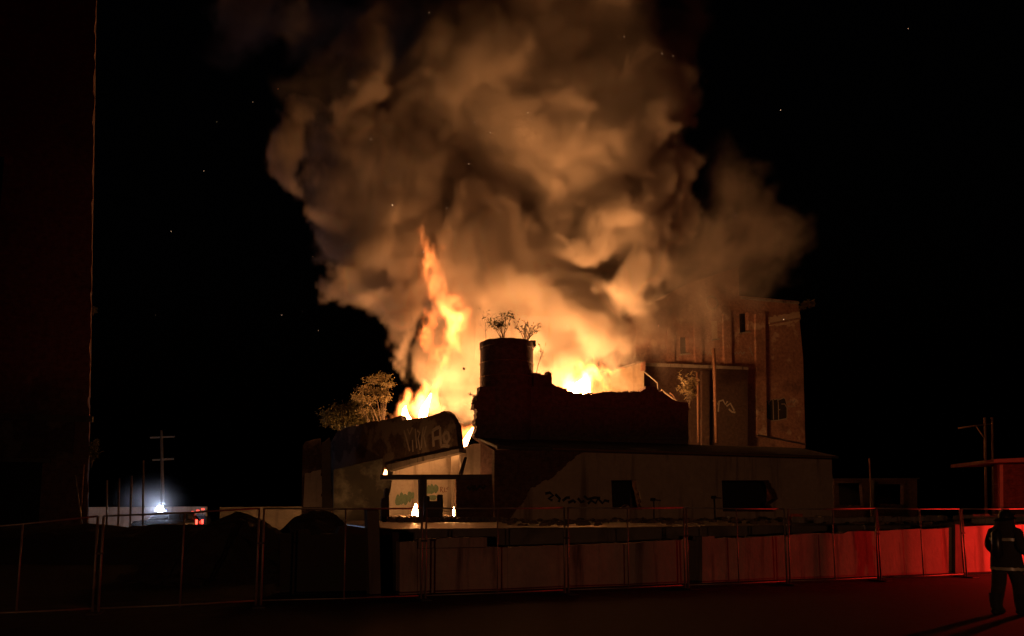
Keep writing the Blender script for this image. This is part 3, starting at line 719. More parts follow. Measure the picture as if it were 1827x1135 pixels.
# ---------------------------------------------------------------- police vehicle with light bar
cl = at(300, 912, 60)
car = thing('police_vehicle', 'dark police vehicle with a glaring blue white roof light', 'police vehicle', loc=(cl.x, cl.y, 0), rotz=R(6))
def profile(name, pts, w0, w1, mat, bev=.05):
    bm = bmesh.new(); a = [bm.verts.new((x, -w, z)) for x, z, w in pts]; b = [bm.verts.new((x, w, z)) for x, z, w in pts]
    bm.faces.new(a); bm.faces.new(b[::-1]); n = len(pts)
    for i in range(n): bm.faces.new((a[i], a[(i + 1) % n], b[(i + 1) % n], b[i]))
    bmesh.ops.bevel(bm, geom=bm.edges[:], offset=bev, segments=2, affect='EDGES')
    return link(name, bm_mesh(name, bm, True), mat, car)
profile('body', [(-2.45, .45, .9), (-2.5, .85, .88), (-2.35, 1.0, .88), (-1.2, 1.1, .93), (1.9, 1.12, .93), (2.4, 1.05, .9), (2.5, .6, .9), (2.4, .38, .9), (-2.3, .36, .9)], 0, 0, M['car_paint'], .06)
cabin = profile('cabin', [(-1.25, 1.1, .86), (-.6, 1.66, .7), (1.75, 1.7, .7), (2.25, 1.1, .86)], 0, 0, M['car_paint'], .04)
for s_ in (-1, 1):
    for x0, x1 in ((-.85, .2), (.28, 1.2), (1.28, 1.9)):
        bm = bmesh.new(); q = [(x0, .885, 1.14), (x1, .885, 1.14), (min(x1, 1.75), .745, 1.56), (max(x0, -.55) + .05, .745, 1.56)]
        a = [bm.verts.new((x, s_ * y, z)) for x, y, z in q]; b = [bm.verts.new((x, s_ * (y - .03), z)) for x, y, z in q]
        bm.faces.new(a); bm.faces.new(b[::-1])
        for i in range(4): bm.faces.new((a[i], a[(i + 1) % 4], b[(i + 1) % 4], b[i]))
        link('side_window', bm_mesh('side_window', bm), M['car_glass'], car)
    link('headlight', box_mesh('headlight', -2.53, -2.4, s_ * .72 - .16, s_ * .72 + .16, .78, .93, .03), M['white_paint'], car)
    for x in (-1.55, 1.55):
        bm = bmesh.new(); add_tube(bm, [(x, s_ * .93, .37), (x, s_ * .68, .37)], .37, 24)
        wh = link('wheel', bm_mesh('wheel', bm, False), M['rubber'], car)
        bm = bmesh.new(); add_tube(bm, [(x, s_ * .945, .37), (x, s_ * .9, .37)], [.2, .24], 16); link('rim', bm_mesh('rim', bm), M['steel'], wh)
    link('tail_lamp', box_mesh('tail_lamp', 2.4, 2.53, s_ * .75 - .1, s_ * .75 + .1, .75, 1.1, .02), glow('red_tail_lamp', (1, .05, .03), 6), car)
bar = link('light_bar', box_mesh('light_bar', -.75, -.25, -.62, .62, 1.71, 1.76, .02), M['dark_metal'], car)
bm = bmesh.new(); add_tube(bm, [(-.5, -.36, 1.765), (-.5, -.36, 1.8), (-.5, -.36, 2.0), (-.5, -.36, 2.14), (-.5, -.36, 2.22)], [.2, .24, .23, .17, .06], 16)
link('strobe', bm_mesh('strobe', bm, True), glow('blue_white_strobe', (.6, .72, 1.0), 420), bar)
link('strobe', box_mesh('strobe', -.68, -.32, -.15, .15, 1.765, 1.88, .03), glow('red_strobe', (1, .06, .05), 25), bar)
link('strobe', box_mesh('strobe', -.68, -.32, .2, .55, 1.765, 1.88, .03), glow('blue_strobe', (.12, .2, 1), 12), bar)
# second vehicle, further right with red lamps
c2 = at(349, 912, 64)
van = thing('rescue_trailer', 'low rescue trailer with glowing red lamps beside the police vehicle', 'trailer', loc=(c2.x, c2.y, 0), rotz=R(10))
link('body', box_mesh('body', -.9, 1.1, -.8, .8, .45, 1.35, .08), M['car_paint'], van)
for x in (-.3, .6):
    bm = bmesh.new(); add_tube(bm, [(x, -.86, .32), (x, .86, .32)], .32, 20); link('wheel', bm_mesh('wheel', bm), M['rubber'], van)
link('lamp_rack', box_mesh('lamp_rack', -.7, .9, -.5, -.4, 1.36, 1.5, .02), M['dark_metal'], van)
for i, x in enumerate((-.5, -.1, .3, .7)):
    link('red_lamp', box_mesh('red_lamp', x - .13, x + .13, -.58, -.505, 1.52 + .12 * i, 1.66 + .12 * i, .03), glow('red_lamp_glow', (1, .08, .05), 2.5 if i != 1 else 9), van)
    link('lamp_stem', box_mesh('lamp_stem', x - .03, x + .03, -.5, -.44, 1.5, 1.6 + .12 * i, .005), M['dark_metal'], van)

# ---------------------------------------------------------------- things on the platform
cr = vplane(27.5); s, z = cr.sz(1421, 920)
crate = thing('orange_crate', 'bright orange plastic crate among rubble on the platform', 'crate', loc=tuple(cr.world(s, 0, pz)), rotz=R(10))
link('base', box_mesh('base', -.2, .2, -.14, .14, .0, .05, .01), M['orange_plastic'], crate)
for i, (x0, x1, y0, y1) in enumerate(((-.2, .2, -.16, -.141), (-.2, .2, .141, .16), (-.22, -.201, -.14, .14), (.201, .22, -.14, .14))):
    link('side', box_mesh('side', x0, x1, y0, y1, .02, .3 + .03 * (i % 2), .004), M['orange_plastic'], crate)
random.seed(23)
def rock(name, r, seed):
    bm = bmesh.new(); bmesh.ops.create_icosphere(bm, subdivisions=2, radius=r)
    for v in bm.verts:
        v.co *= 1 + .45 * noise.noise(v.co / r * 1.3 + Vector((seed, 0, 0))); v.co.z *= .6
    return bm_mesh(name, bm)
rocks = [rock('rubble_lump', .16, i * 5.1) for i in range(5)]
heap = bmesh.new()
def scatter(n, pxa, pxb, v0, v1, smin, smax):
    for i in range(n):
        v = random.uniform(v0, v1); P_ = vplane(v); s, _ = P_.sz(random.uniform(pxa, pxb), 925); k = random.uniform(smin, smax)
        tmp = bmesh.new(); tmp.from_mesh(random.choice(rocks)); c = P_.world(s, 0, pz + .03 * k)
        bmesh.ops.transform(tmp, matrix=Matrix.Translation(c) @ Matrix.Rotation(random.uniform(0, 6), 4, 'Z') @ Matrix.Scale(k, 4), verts=tmp.verts)
        me_ = bpy.data.meshes.new('tmp'); tmp.to_mesh(me_); tmp.free(); heap.from_mesh(me_); bpy.data.meshes.remove(me_)
scatter(150, 690, 900, 30, 35, .4, 1.6); scatter(130, 900, 1500, 21, 34.2, .3, 1.3); scatter(60, 1500, 1850, 19.5, 26, .3, 1.0); scatter(110, 700, 820, 37, 43, .8, 2.2)
o = link('rubble', bm_mesh('rubble', heap), M['rubble']); tag(o, 'scattered brick rubble lying over the platform', kind='stuff')
for i, (px, py, v) in enumerate(((1298, 911, 33), (1395, 921, 28), (1436, 922, 27.8), (1512, 921, 28), (1379, 914, 31))):
    P_ = vplane(v); s, z = P_.sz(px, py); p = P_.world(s, 0, pz + .05)
    ob = link('pale_brick', box_mesh('pale_brick', -.13, .13, -.07, .07, -.05, .06, .015), M['white_paint'] if i == 0 else M['pale_rubble']); ob.location = p; ob.rotation_euler = (0, random.uniform(-.2, .2) + (1.3 if i == 0 else 0), random.uniform(0, 3))
    tag(ob, ['small white block standing below the wide dark opening', 'pale broken brick just left of the orange crate', 'pale broken brick just right of the orange crate', 'pale broken brick lying below the low outbuilding', 'pale broken brick at the ragged side of the wide opening'][i], 'brick', 'pale bricks on the platform')
M_tyre = M['rubber']
P_ = vplane(27.6); s, z = P_.sz(1448, 923); bm = bmesh.new()
add_tube(bm, [P_.world(s + .17 * math.cos(a), .17 * math.sin(a), pz + .09) for a in [2 * math.pi * i / 20 for i in range(21)]], .08, 8)
o = link('old_tyre', bm_mesh('old_tyre', bm, True), M_tyre); tag(o, 'old black tyre lying right of the orange crate', 'tyre')

# ================================================================== PLANTS
def leaf_card(bm, p, d, up, L, W):
    d = d.normalized(); s = d.cross(up)
    s = s.normalized() if s.length > 1e-4 else Vector((1, 0, 0))
    nrm = s.cross(d)
    a = bm.verts.new(p); b = bm.verts.new(p + d * L * .5 + s * W * .5 - nrm * W * .1); c = bm.verts.new(p + d * L - nrm * L * .15); e = bm.verts.new(p + d * L * .5 - s * W * .5 - nrm * W * .1)
    bm.faces.new((a, b, c)); bm.faces.new((a, c, e))
def twig_plant(name, label, base, h, spread, nst, leaves, lsize, mat, seed, lean=(0, 0), cat='shrub', stem_r=.03, tip_only=.35):
    rnd = random.Random(seed)
    t = thing(name, label, cat, loc=tuple(base))
    bs = bmesh.new(); bl = bmesh.new()
    for i in range(nst):
        a = rnd.uniform(0, 6.28); sp = spread * rnd.uniform(.3, 1)
        hh = h * rnd.uniform(.65, 1)
        end = Vector((math.cos(a) * sp + lean[0], math.sin(a) * sp * .7 + lean[1], hh))
        pts = []
        for k in range(6):
            f = k / 5
            pts.append(Vector((end.x * f ** 1.4, end.y * f ** 1.4, end.z * f)) + Vector((rnd.uniform(-1, 1), rnd.uniform(-1, 1), 0)) * .05 * h * f)
        add_tube(bs, pts, [stem_r * (1 - .75 * k / 5) for k in range(6)], 5)
        subs = [(pts[j], pts[min(j + 1, 5)]) for j in range(1, 6)]
        tips = [pts]
        for k in range(4):
            j = rnd.randint(2, 4); d = (pts[j + 1] - pts[j]).normalized() + Vector((rnd.uniform(-1, 1), rnd.uniform(-1, 1), rnd.uniform(-.2, .8)))
            q = [pts[j], pts[j] + d * h * .12, pts[j] + d * h * .22 + Vector((0, 0, .04 * h))]
            add_tube(bs, q, [stem_r * .4, stem_r * .3, stem_r * .15], 4); tips.append(q)
        for k in range(leaves):
            q = rnd.choice(tips); f = rnd.uniform(tip_only, 1); x = f * (len(q) - 1); j = min(int(x), len(q) - 2)
            p = q[j].lerp(q[j + 1], x - j)
            d = Vector((rnd.uniform(-1, 1), rnd.uniform(-1, 1), rnd.uniform(-.7, .6)))
            leaf_card(bl, p, d, Vector((rnd.uniform(-.4, .4), rnd.uniform(-.4, .4), 1)), lsize * rnd.uniform(.6, 1.3), lsize * rnd.uniform(.35, .6))
    link('stems', bm_mesh('stems', bs, True), M['bark'], t)
    me = bpy.data.meshes.new('leaves'); bl.to_mesh(me); bl.free(); link('leaves', me, mat, t)
    return t
stop = silo_c + Vector((0, 0, topz - silo_c.z - .45))
twig_plant('silo_shrub', 'dark leafy shrub on the middle of the silo top', at(897, 604, 41.2) + Vector((0, 0, -.3)), 1.75, 1.25, 8, 16, .27, M['leaf_dark'], 3, lean=(-.2, 0), tip_only=.7)
twig_plant('silo_shrub', 'finer twiggy shrub at the right of the silo top', at(938, 606, 41.2) + Vector((0, 0, -.3)), 1.35, 1.1, 9, 26, .15, M['leaf_dark'], 4, lean=(.3, 0), tip_only=.55)
twig_plant('bare_sapling', 'single thin sapling at the left rim of the silo', at(867, 606, 41.0) + Vector((0, 0, -.3)), 2.1, .15, 1, 10, .13, M['leaf_dark'], 5, stem_r=.016, tip_only=.75)
twig_plant('wall_sapling', 'thin sapling growing from the step right of the silo', at(957, 667, 39.5), 1.7, .2, 2, 12, .13, M['leaf_dark'], 6, lean=(.35, 0), stem_r=.018, tip_only=.6)
twig_plant('ledge_weed', 'small weed on the broken wall edge left of the silo', at(851, 716, 39.6), .5, .3, 4, 14, .14, M['leaf_dark'], 7, lean=(-.2, 0), stem_r=.014)
twig_plant('firelit_shrub', 'pale firelit shrub in front of the mill annex', at(1232, 728, 45), 1.9, .95, 12, 34, .26, M['leaf_dry'], 8)
twig_plant('corner_shrub', 'leafy shrub sprouting sideways from the mill roof corner', at(1424, 556, 61.5), .9, .8, 10, 30, .3, M['leaf_olive'], 9, lean=(1.0, -.3))
twig_plant('ivy_tuft', 'olive weed tuft on the edge of the brick tower', at(163, 835, 33.2), 1.2, .25, 8, 40, .16, M['leaf_olive'], 10, lean=(.2, -.2), stem_r=.02)
twig_plant('ivy_sprig', 'tiny weed high on the edge of the brick tower', at(166, 563, 33.2), .35, .15, 4, 14, .13, M['leaf_olive'], 12, lean=(.12, -.1), stem_r=.012)

def tree(name, label, base, h, crown, mat, seed, nleaf, lsize, trunk_r=.12):
    rnd = random.Random(seed); t = thing(name, label, 'tree', 'trees behind the roofless wing', loc=tuple(base))
    bt = bmesh.new(); tr = [Vector((noise.noise(Vector((seed, k * .4, 0))) * .35 * k / 5, 0, h * .8 * k / 6)) for k in range(7)]
    add_tube(bt, tr, [trunk_r * (1 - .11 * k) for k in range(7)], 8)
    cl = []
    for (cx, cy, cz, r) in crown:
        c = Vector((cx, cy, cz)); cl.append((c, r))
        j = min(range(7), key=lambda k: abs(tr[k].z - cz * .7))
        add_tube(bt, [tr[j], tr[j].lerp(c, .5) + Vector((0, 0, .15)), c], [trunk_r * .45, trunk_r * .3, trunk_r * .12], 5)
        for k in range(4):
            d = Vector((rnd.uniform(-1, 1), rnd.uniform(-1, 1), rnd.uniform(-.3, 1))).normalized()
            add_tube(bt, [c - d * r * .2, c + d * r * .9], [trunk_r * .14, .008], 4)
    link('trunk', bm_mesh('trunk', bt, True), M['bark'], t)
    bl = bmesh.new()
    for i in range(nleaf):
        c, r = rnd.choice(cl)
        # leaves gather in small clumps
        cs = Vector((math.sin(i // 9 * 12.9 + seed) , math.sin(i // 9 * 78.2 + seed), math.sin(i // 9 * 37.7 + seed)))
        p = c + cs.normalized() * r * 1.25 * (abs(math.sin(i // 9 * 3.3)) ** .5) + Vector((rnd.gauss(0, 1), rnd.gauss(0, 1), rnd.gauss(0, .7))) * r * .3
        leaf_card(bl, p, Vector((rnd.uniform(-1, 1), rnd.uniform(-1, 1), rnd.uniform(-.8, .3))), Vector((rnd.uniform(-.5, .5), rnd.uniform(-.5, .5), 1)), lsize * rnd.uniform(.7, 1.4), lsize * .55)
    me = bpy.data.meshes.new('crown'); bl.to_mesh(me); bl.free(); link('crown', me, mat, t)
def crown_px(Y, base, lst):
    out = []
    for px, py, r in lst:
        p = at(px, py, Y) - base; out.append((p.x, random.uniform(-.8, .8), p.z, r * Y / F))
    return out
b1 = at(625, 790, 53); b1.z = 0
tree('broad_tree', 'broad olive leafed tree behind the left wing wall', b1, 7.2, crown_px(53, b1, [(595, 735, 18), (612, 725, 16), (630, 735, 22), (645, 715, 16), (622, 752, 20), (655, 735, 17), (600, 752, 14), (640, 755, 18), (665, 752, 16)]), M['leaf_olive'], 31, 5200, .22, .2)
b2 = at(682, 790, 51); b2.z = 0
tree('slim_tree', 'slim pale tree next to the left flames', b2, 9.0, crown_px(51, b2, [(682, 676, 11), (666, 684, 13), (650, 700, 12), (693, 690, 9), (676, 704, 14), (642, 716, 11), (688, 718, 9), (660, 722, 14), (674, 738, 11), (648, 738, 10)]), M['leaf_dry'], 32, 3000, .15, .11)

# ================================================================== FIREFIGHTER
def firefighter(px, pyfeet):
    g = ground_at(px, pyfeet)
    t = thing('person', 'firefighter in dark turnout coat and helmet walking past the red lit wall', 'person', loc=(g.x, g.y, .004), rotz=R(-62))
    # local: +y is forward, +x his right
    verts = {'pelvis': (0, 0, .95, .19, .15), 'waist': (0, .01, 1.1, .2, .16), 'chest': (0, .03, 1.32, .235, .18), 'neck': (0, .05, 1.5, .10, .10), 'head0': (0, .07, 1.58, .085, .095), 'head1': (0, .085, 1.68, .085, .1)}
    chain = [('pelvis', 'waist'), ('waist', 'chest'), ('chest', 'neck'), ('neck', 'head0'), ('head0', 'head1')]
    for s_, nm in ((1, 'r'), (-1, 'l')):
        fwd = .16 * s_
        verts['hip' + nm] = (.1 * s_, 0, .88, .14, .15); verts['knee' + nm] = (.115 * s_, fwd * .7 + .04, .5, .115, .12); verts['ankle' + nm] = (.115 * s_, fwd * 1.0 - .03, .14, .1, .105)
        verts['toe' + nm] = (.12 * s_, fwd * 1.0 + .16, .05, .055, .05)
        verts['sh' + nm] = (.22 * s_, .02, 1.41, .10, .10); verts['el' + nm] = (.3 * s_, .02 if s_ < 0 else -.1, 1.17, .08, .08)
        verts['wr' + nm] = ((.28 if s_ < 0 else .35) * s_, .2 if s_ < 0 else .06, 1.03, .06, .06)
        chain += [('pelvis', 'hip' + nm), ('hip' + nm, 'knee' + nm), ('knee' + nm, 'ankle' + nm), ('ankle' + nm, 'toe' + nm), ('chest', 'sh' + nm), ('sh' + nm, 'el' + nm), ('el' + nm, 'wr' + nm)]
    keys = list(verts); me = bpy.data.meshes.new('body')
    me.from_pydata([verts[k][:3] for k in keys], [(keys.index(a), keys.index(b)) for a, b in chain], [])
    ob = link('body', me, M['turnout'], t)
    ob.modifiers.new('skin', 'SKIN')
    for i, k in enumerate(keys):
        sv = me.skin_vertices[0].data[i]; sv.radius = verts[k][3:5]; sv.use_root = (k == 'pelvis')
    sb = ob.modifiers.new('sub', 'SUBSURF'); sb.levels = 2; sb.render_levels = 2
    # coat skirt, flaring below the waist
    def ring_surface(name, prof, mat, smooth=True, cy=.0):
        bm = bmesh.new(); n = 28; rr = []
        for (rx, ry, z, oy) in prof:
            rr.append([bm.verts.new((rx * math.cos(2 * math.pi * k / n) * (1 + .03 * math.sin(5 * 2 * math.pi * k / n + z * 9)), oy + ry * math.sin(2 * math.pi * k / n), z + .012 * math.sin(3 * k))) for k in range(n)])
        for i in range(len(rr) - 1):
            for k in range(n): bm.faces.new((rr[i][k], rr[i][(k + 1) % n], rr[i + 1][(k + 1) % n], rr[i + 1][k]))
        return link(name, bm_mesh(name, bm, smooth), mat, t)
    coat = ring_surface('coat', [(.255, .225, .74, .02), (.26, .225, .82, .02), (.25, .21, .95, .015), (.235, .19, 1.1, .01), (.25, .2, 1.25, .02), (.255, .2, 1.38, .03), (.2, .16, 1.47, .04), (.11, .12, 1.53, .05)], M['turnout'])
    for z, w_ in ((.79, .05), (1.06, .05), (1.3, .05)):
        k = 1.015
        rx = {.79: .262, 1.06: .243, 1.3: .259}[z]; ry = {.79: .23, 1.06: .2, 1.3: .208}[z]
        b = ring_surface('reflective_stripe', [(rx * k, ry * k, z - w_ / 2, .017), (rx * k, ry * k, z + w_ / 2, .017)], M['stripe'] if z != 1.06 else M['turnout'])
        b.parent = coat
    # fire helmet: dome, wide brim long at the back, neck flap
    bm = bmesh.new(); n = 24; rings = []
    for j in range(7):
        a = j / 6 * math.pi / 2; rings.append([bm.verts.new((.125 * math.cos(a) * math.cos(2 * math.pi * k / n), .085 + .15 * math.cos(a) * math.sin(2 * math.pi * k / n), 1.67 + .14 * math.sin(a))) for k in range(n)])
    for j in range(6):
        for k in range(n): bm.faces.new((rings[j][k], rings[j][(k + 1) % n], rings[j + 1][(k + 1) % n], rings[j + 1][k]))
    hm = link('helmet', bm_mesh('helmet', bm, True), M['helmet'], t)
    bm = bmesh.new(); A = []; B = []
    for k in range(n):
        a = 2 * math.pi * k / n; back = max(0, -math.sin(a))
        A.append(bm.verts.new((.124 * math.cos(a), .085 + .149 * math.sin(a), 1.675))); B.append(bm.verts.new(((.17 + .01 * back) * math.cos(a), .085 + (.19 + .09 * back) * math.sin(a), 1.66 - .05 * back)))
    for k in range(n): bm.faces.new((A[k], A[(k + 1) % n], B[(k + 1) % n], B[k]))
    link('brim', bm_mesh('brim', bm, True), M['helmet'], hm)
    bm = bmesh.new(); add_box(bm, -.012, .012, -.04, .2, 1.79, 1.83, .008); link('crest', bm_mesh('crest', bm), M['helmet'], hm)
    ring_surface('neck_flap', [(.2, .17, 1.44, .0), (.16, .155, 1.54, .02), (.125, .145, 1.66, .06)], M['turnout'])
    # air bottle on the back
    bm = bmesh.new(); add_tube(bm, [(0, -.24, .98), (0, -.25, 1.02), (0, -.25, 1.4), (0, -.23, 1.46)], [.05, .085, .085, .04], 14)
    link('air_bottle', bm_mesh('air_bottle', bm, True), M['helmet'], t)
    # hands with five fingers
    for s_ in (1, -1):
        wr = Vector(verts['wr' + ('r' if s_ > 0 else 'l')][:3])
        bm = bmesh.new()
        add_tube(bm, [wr, wr + Vector((0, .05, -.02)), wr + Vector((-.01 * s_, .1, -.045))], [.04, .05, .044], 10)
        kn = wr + Vector((-.01 * s_, .095, -.045))
        for q, (ox, L) in enumerate(((-.033, .065), (-.011, .075), (.011, .07), (.033, .055))):
            p = kn + Vector((ox, .0, 0)); add_tube(bm, [p, p + Vector((0, L * .5, -.02)), p + Vector((0, L * .7, -.06)), p + Vector((0, L * .35, -.085))], [.0115, .011, .0105, .009], 7)
        p = wr + Vector((-.045 * s_, .045, -.02)); add_tube(bm, [p, p + Vector((-.02 * s_, .035, -.02)), p + Vector((-.006 * s_, .065, -.055))], [.014, .012, .01], 7)
        link('hand', bm_mesh('hand', bm, True), M['glove'] if s_ > 0 else M['turnout'], t)
    # boots
    for s_ in (1, -1):
        fwd = .16 * s_
        bm = bmesh.new()
        y0 = fwd * 1.0 - .03
        add_tube(bm, [(.12 * s_, y0 - .0, .36), (.12 * s_, y0 - .01, .15), (.12 * s_, y0 + .01, .08)], [.1, .085, .08], 14)
        add_box(bm, .12 * s_ - .055, .12 * s_ + .055, y0 - .1, y0 + .22, 0, .095, .03)
        link('boot', bm_mesh('boot', bm, False), M['rubber'], t)
    return g
random.seed(5)
ff = firefighter(1802, 1096)

# ================================================================== FIRE AND SMOKE
rng = np.random.default_rng(5)
LAT = [rng.random((32, 32, 32), dtype=np.float32) for _ in range(4)]
def vnoise(x, y, z, k):
    L = LAT[k % 4].ravel()
    xi = np.floor(x).astype(np.int32); yi = np.floor(y).astype(np.int32); zi = np.floor(z).astype(np.int32)
    fx = x - xi; fy = y - yi; fz = z - zi
    fx = fx * fx * (3 - 2 * fx); fy = fy * fy * (3 - 2 * fy); fz = fz * fz * (3 - 2 * fz)
    x0 = (xi & 31) << 10; x1 = ((xi + 1) & 31) << 10; y0 = (yi & 31) << 5; y1 = ((yi + 1) & 31) << 5; z0 = zi & 31; z1 = (zi + 1) & 31
    a = L[x0 + y0 + z0]; a = a + (L[x1 + y0 + z0] - a) * fx
    b = L[x0 + y1 + z0]; b = b + (L[x1 + y1 + z0] - b) * fx
    c = L[x0 + y0 + z1]; c = c + (L[x1 + y0 + z1] - c) * fx
    d = L[x0 + y1 + z1]; d = d + (L[x1 + y1 + z1] - d) * fx
    a = a + (b - a) * fy; c = c + (d - c) * fy
    return a + (c - a) * fz
ROT = [np.array(m, dtype=np.float32) for m in ([[.8, .6, 0], [-.6, .8, 0], [0, 0, 1]], [[.36, .48, -.8], [-.8, .6, 0], [.48, .64, .6]], [[.6, 0, .8], [0, 1, 0], [-.8, 0, .6]], [[.64, .48, .6], [-.6, .8, 0], [-.48, -.36, .8]])]
def fbm(x, y, z, size, octs, k, gain=.5, bill=False):
    out = 0; amp = 1; tot = 0; s = 1 / size
    for o in range(octs):
        m = ROT[(o + k) % 4]
        n = vnoise((m[0, 0] * x + m[0, 1] * y + m[0, 2] * z) * s + 7.3 * o + k * 3.1, (m[1, 0] * x + m[1, 1] * y + m[1, 2] * z) * s + 1.7 * o + k * 5.9, (m[2, 0] * x + m[2, 1] * y + m[2, 2] * z) * s + 4.1 * o, k + o) * 2 - 1
        if bill: n = np.abs(n) * 2 - .7
        out = out + n * amp; tot += amp; amp *= gain; s *= 2.03
    return out / tot
def voxel_volume(name, dens, lo, hi, mat):
    """A fog volume whose voxels carry the given amounts."""
    nx, ny, nz = dens.shape
    me = bpy.data.meshes.new(name); me.vertices.add(dens.size)
    a = me.attributes.new('amount', 'FLOAT', 'POINT'); a.data.foreach_set('value', np.ascontiguousarray(dens, dtype=np.float32).ravel())
    ob = bpy.data.objects.new(name, me); C.objects.link(ob)
    ng = bpy.data.node_groups.new(name, 'GeometryNodeTree')
    ng.interface.new_socket('Geometry', in_out='INPUT', socket_type='NodeSocketGeometry')
    ng.interface.new_socket('Geometry', in_out='OUTPUT', socket_type='NodeSocketGeometry')
    N = ng.nodes; L = ng.links
    gi = N.new('NodeGroupInput'); go = N.new('NodeGroupOutput'); pos = N.new('GeometryNodeInputPosition')
    sub = N.new('ShaderNodeVectorMath'); sub.operation = 'SUBTRACT'; L.new(pos.outputs[0], sub.inputs[0]); sub.inputs[1].default_value = lo
    dv = N.new('ShaderNodeVectorMath'); dv.operation = 'DIVIDE'; L.new(sub.outputs[0], dv.inputs[0]); dv.inputs[1].default_value = [(hi[i] - lo[i]) / (dens.shape[i] - 1) for i in range(3)]
    sp = N.new('ShaderNodeSeparateXYZ'); L.new(dv.outputs[0], sp.inputs[0]); ints = []
    for i in range(3):
        fi = N.new('FunctionNodeFloatToInt'); fi.rounding_mode = 'ROUND'; L.new(sp.outputs[i], fi.inputs[0]); ints.append(fi.outputs[0])
    def im(op, a, b):
        m = N.new('FunctionNodeIntegerMath'); m.operation = op
        for k, q in enumerate((a, b)):
            if isinstance(q, int): m.inputs[k].default_value = q
            else: L.new(q, m.inputs[k])
        return m.outputs[0]
    idx = im('ADD', im('MULTIPLY', im('ADD', im('MULTIPLY', ints[0], ny), ints[1]), nz), ints[2])
    na = N.new('GeometryNodeInputNamedAttribute'); na.data_type = 'FLOAT'; na.inputs[0].default_value = 'amount'
    si = N.new('GeometryNodeSampleIndex'); si.data_type = 'FLOAT'; si.domain = 'POINT'; si.clamp = True
    L.new(gi.outputs[0], si.inputs['Geometry']); L.new(na.outputs[0], si.inputs['Value']); L.new(idx, si.inputs['Index'])
    vc = N.new('GeometryNodeVolumeCube'); L.new(si.outputs[0], vc.inputs['Density'])
    vc.inputs['Min'].default_value = lo; vc.inputs['Max'].default_value = hi
    vc.inputs['Resolution X'].default_value = nx; vc.inputs['Resolution Y'].default_value = ny; vc.inputs['Resolution Z'].default_value = nz
    sm = N.new('GeometryNodeSetMaterial'); sm.inputs['Material'].default_value = mat
    L.new(vc.outputs[0], sm.inputs[0]); L.new(sm.outputs[0], go.inputs[0])
    md = ob.modifiers.new('volume', 'NODES'); md.node_group = ng
    me.materials.append(mat)
    return ob
def smoke_mat(name, color, dens, aniso=0.0):
    m = bpy.data.materials.new(name); m.use_nodes = True; nt = m.node_tree; nt.nodes.clear()
    o = nt.nodes.new('ShaderNodeOutputMaterial'); v = nt.nodes.new('ShaderNodeVolumePrincipled')
    v.inputs['Color'].default_value = (*color, 1); v.inputs['Density'].default_value = dens; v.inputs['Anisotropy'].default_value = aniso
    nt.links.new(v.outputs[0], o.inputs['Volume']); return m
def flame_mat(name, col, strength):
    m = bpy.data.materials.new(name); m.use_nodes = True; nt = m.node_tree; nt.nodes.clear()
    o = nt.nodes.new('ShaderNodeOutputMaterial'); e = nt.nodes.new('ShaderNodeEmission')
    at_ = nt.nodes.new('ShaderNodeAttribute'); at_.attribute_name = 'density'
    mu = nt.nodes.new('ShaderNodeMath'); mu.operation = 'MULTIPLY'; mu.inputs[1].default_value = strength
    nt.links.new(at_.outputs['Fac'], mu.inputs[0]); nt.links.new(mu.outputs[0], e.inputs[1]); e.inputs[0].default_value = (*col, 1)
    nt.links.new(e.outputs[0], o.inputs['Volume']); return m
def grid(lo, hi, vs):
    sh = [int((hi[i] - lo[i]) / vs) + 1 for i in range(3)]
    ax = [np.linspace(lo[i], hi[i], sh[i], dtype=np.float32) for i in range(3)]
    return np.meshgrid(*ax, indexing='ij')

# ---------------------------------------------------------------- flames
def tongue(name, pts, mat, parent, seed, n=10):
    """White-hot core of a flame: a wavering lofted tongue."""
    bm = bmesh.new(); rings = []
    path = [Vector(p[:3]) for p in pts]
    for i, p in enumerate(pts):
        c = Vector(p[:3]); r = p[3]; ring = []
        for k in range(n):
            a = 2 * math.pi * k / n
            q = 1 + .4 * noise.noise(Vector((math.cos(a) * 1.2 + seed, math.sin(a) * 1.2, i * .8)))
            ring.append(bm.verts.new(c + Vector((math.cos(a) * r * q, math.sin(a) * r * q, r * .3 * noise.noise(Vector((k * .7, i, seed)))))))
        rings.append(ring)
    for i in range(len(rings) - 1):
        for k in range(n): bm.faces.new((rings[i][k], rings[i][(k + 1) % n], rings[i + 1][(k + 1) % n], rings[i + 1][k]))
    bm.faces.new(rings[0]); bm.faces.new(rings[-1])
    return link(name, bm_mesh(name, bm, True), mat, parent)
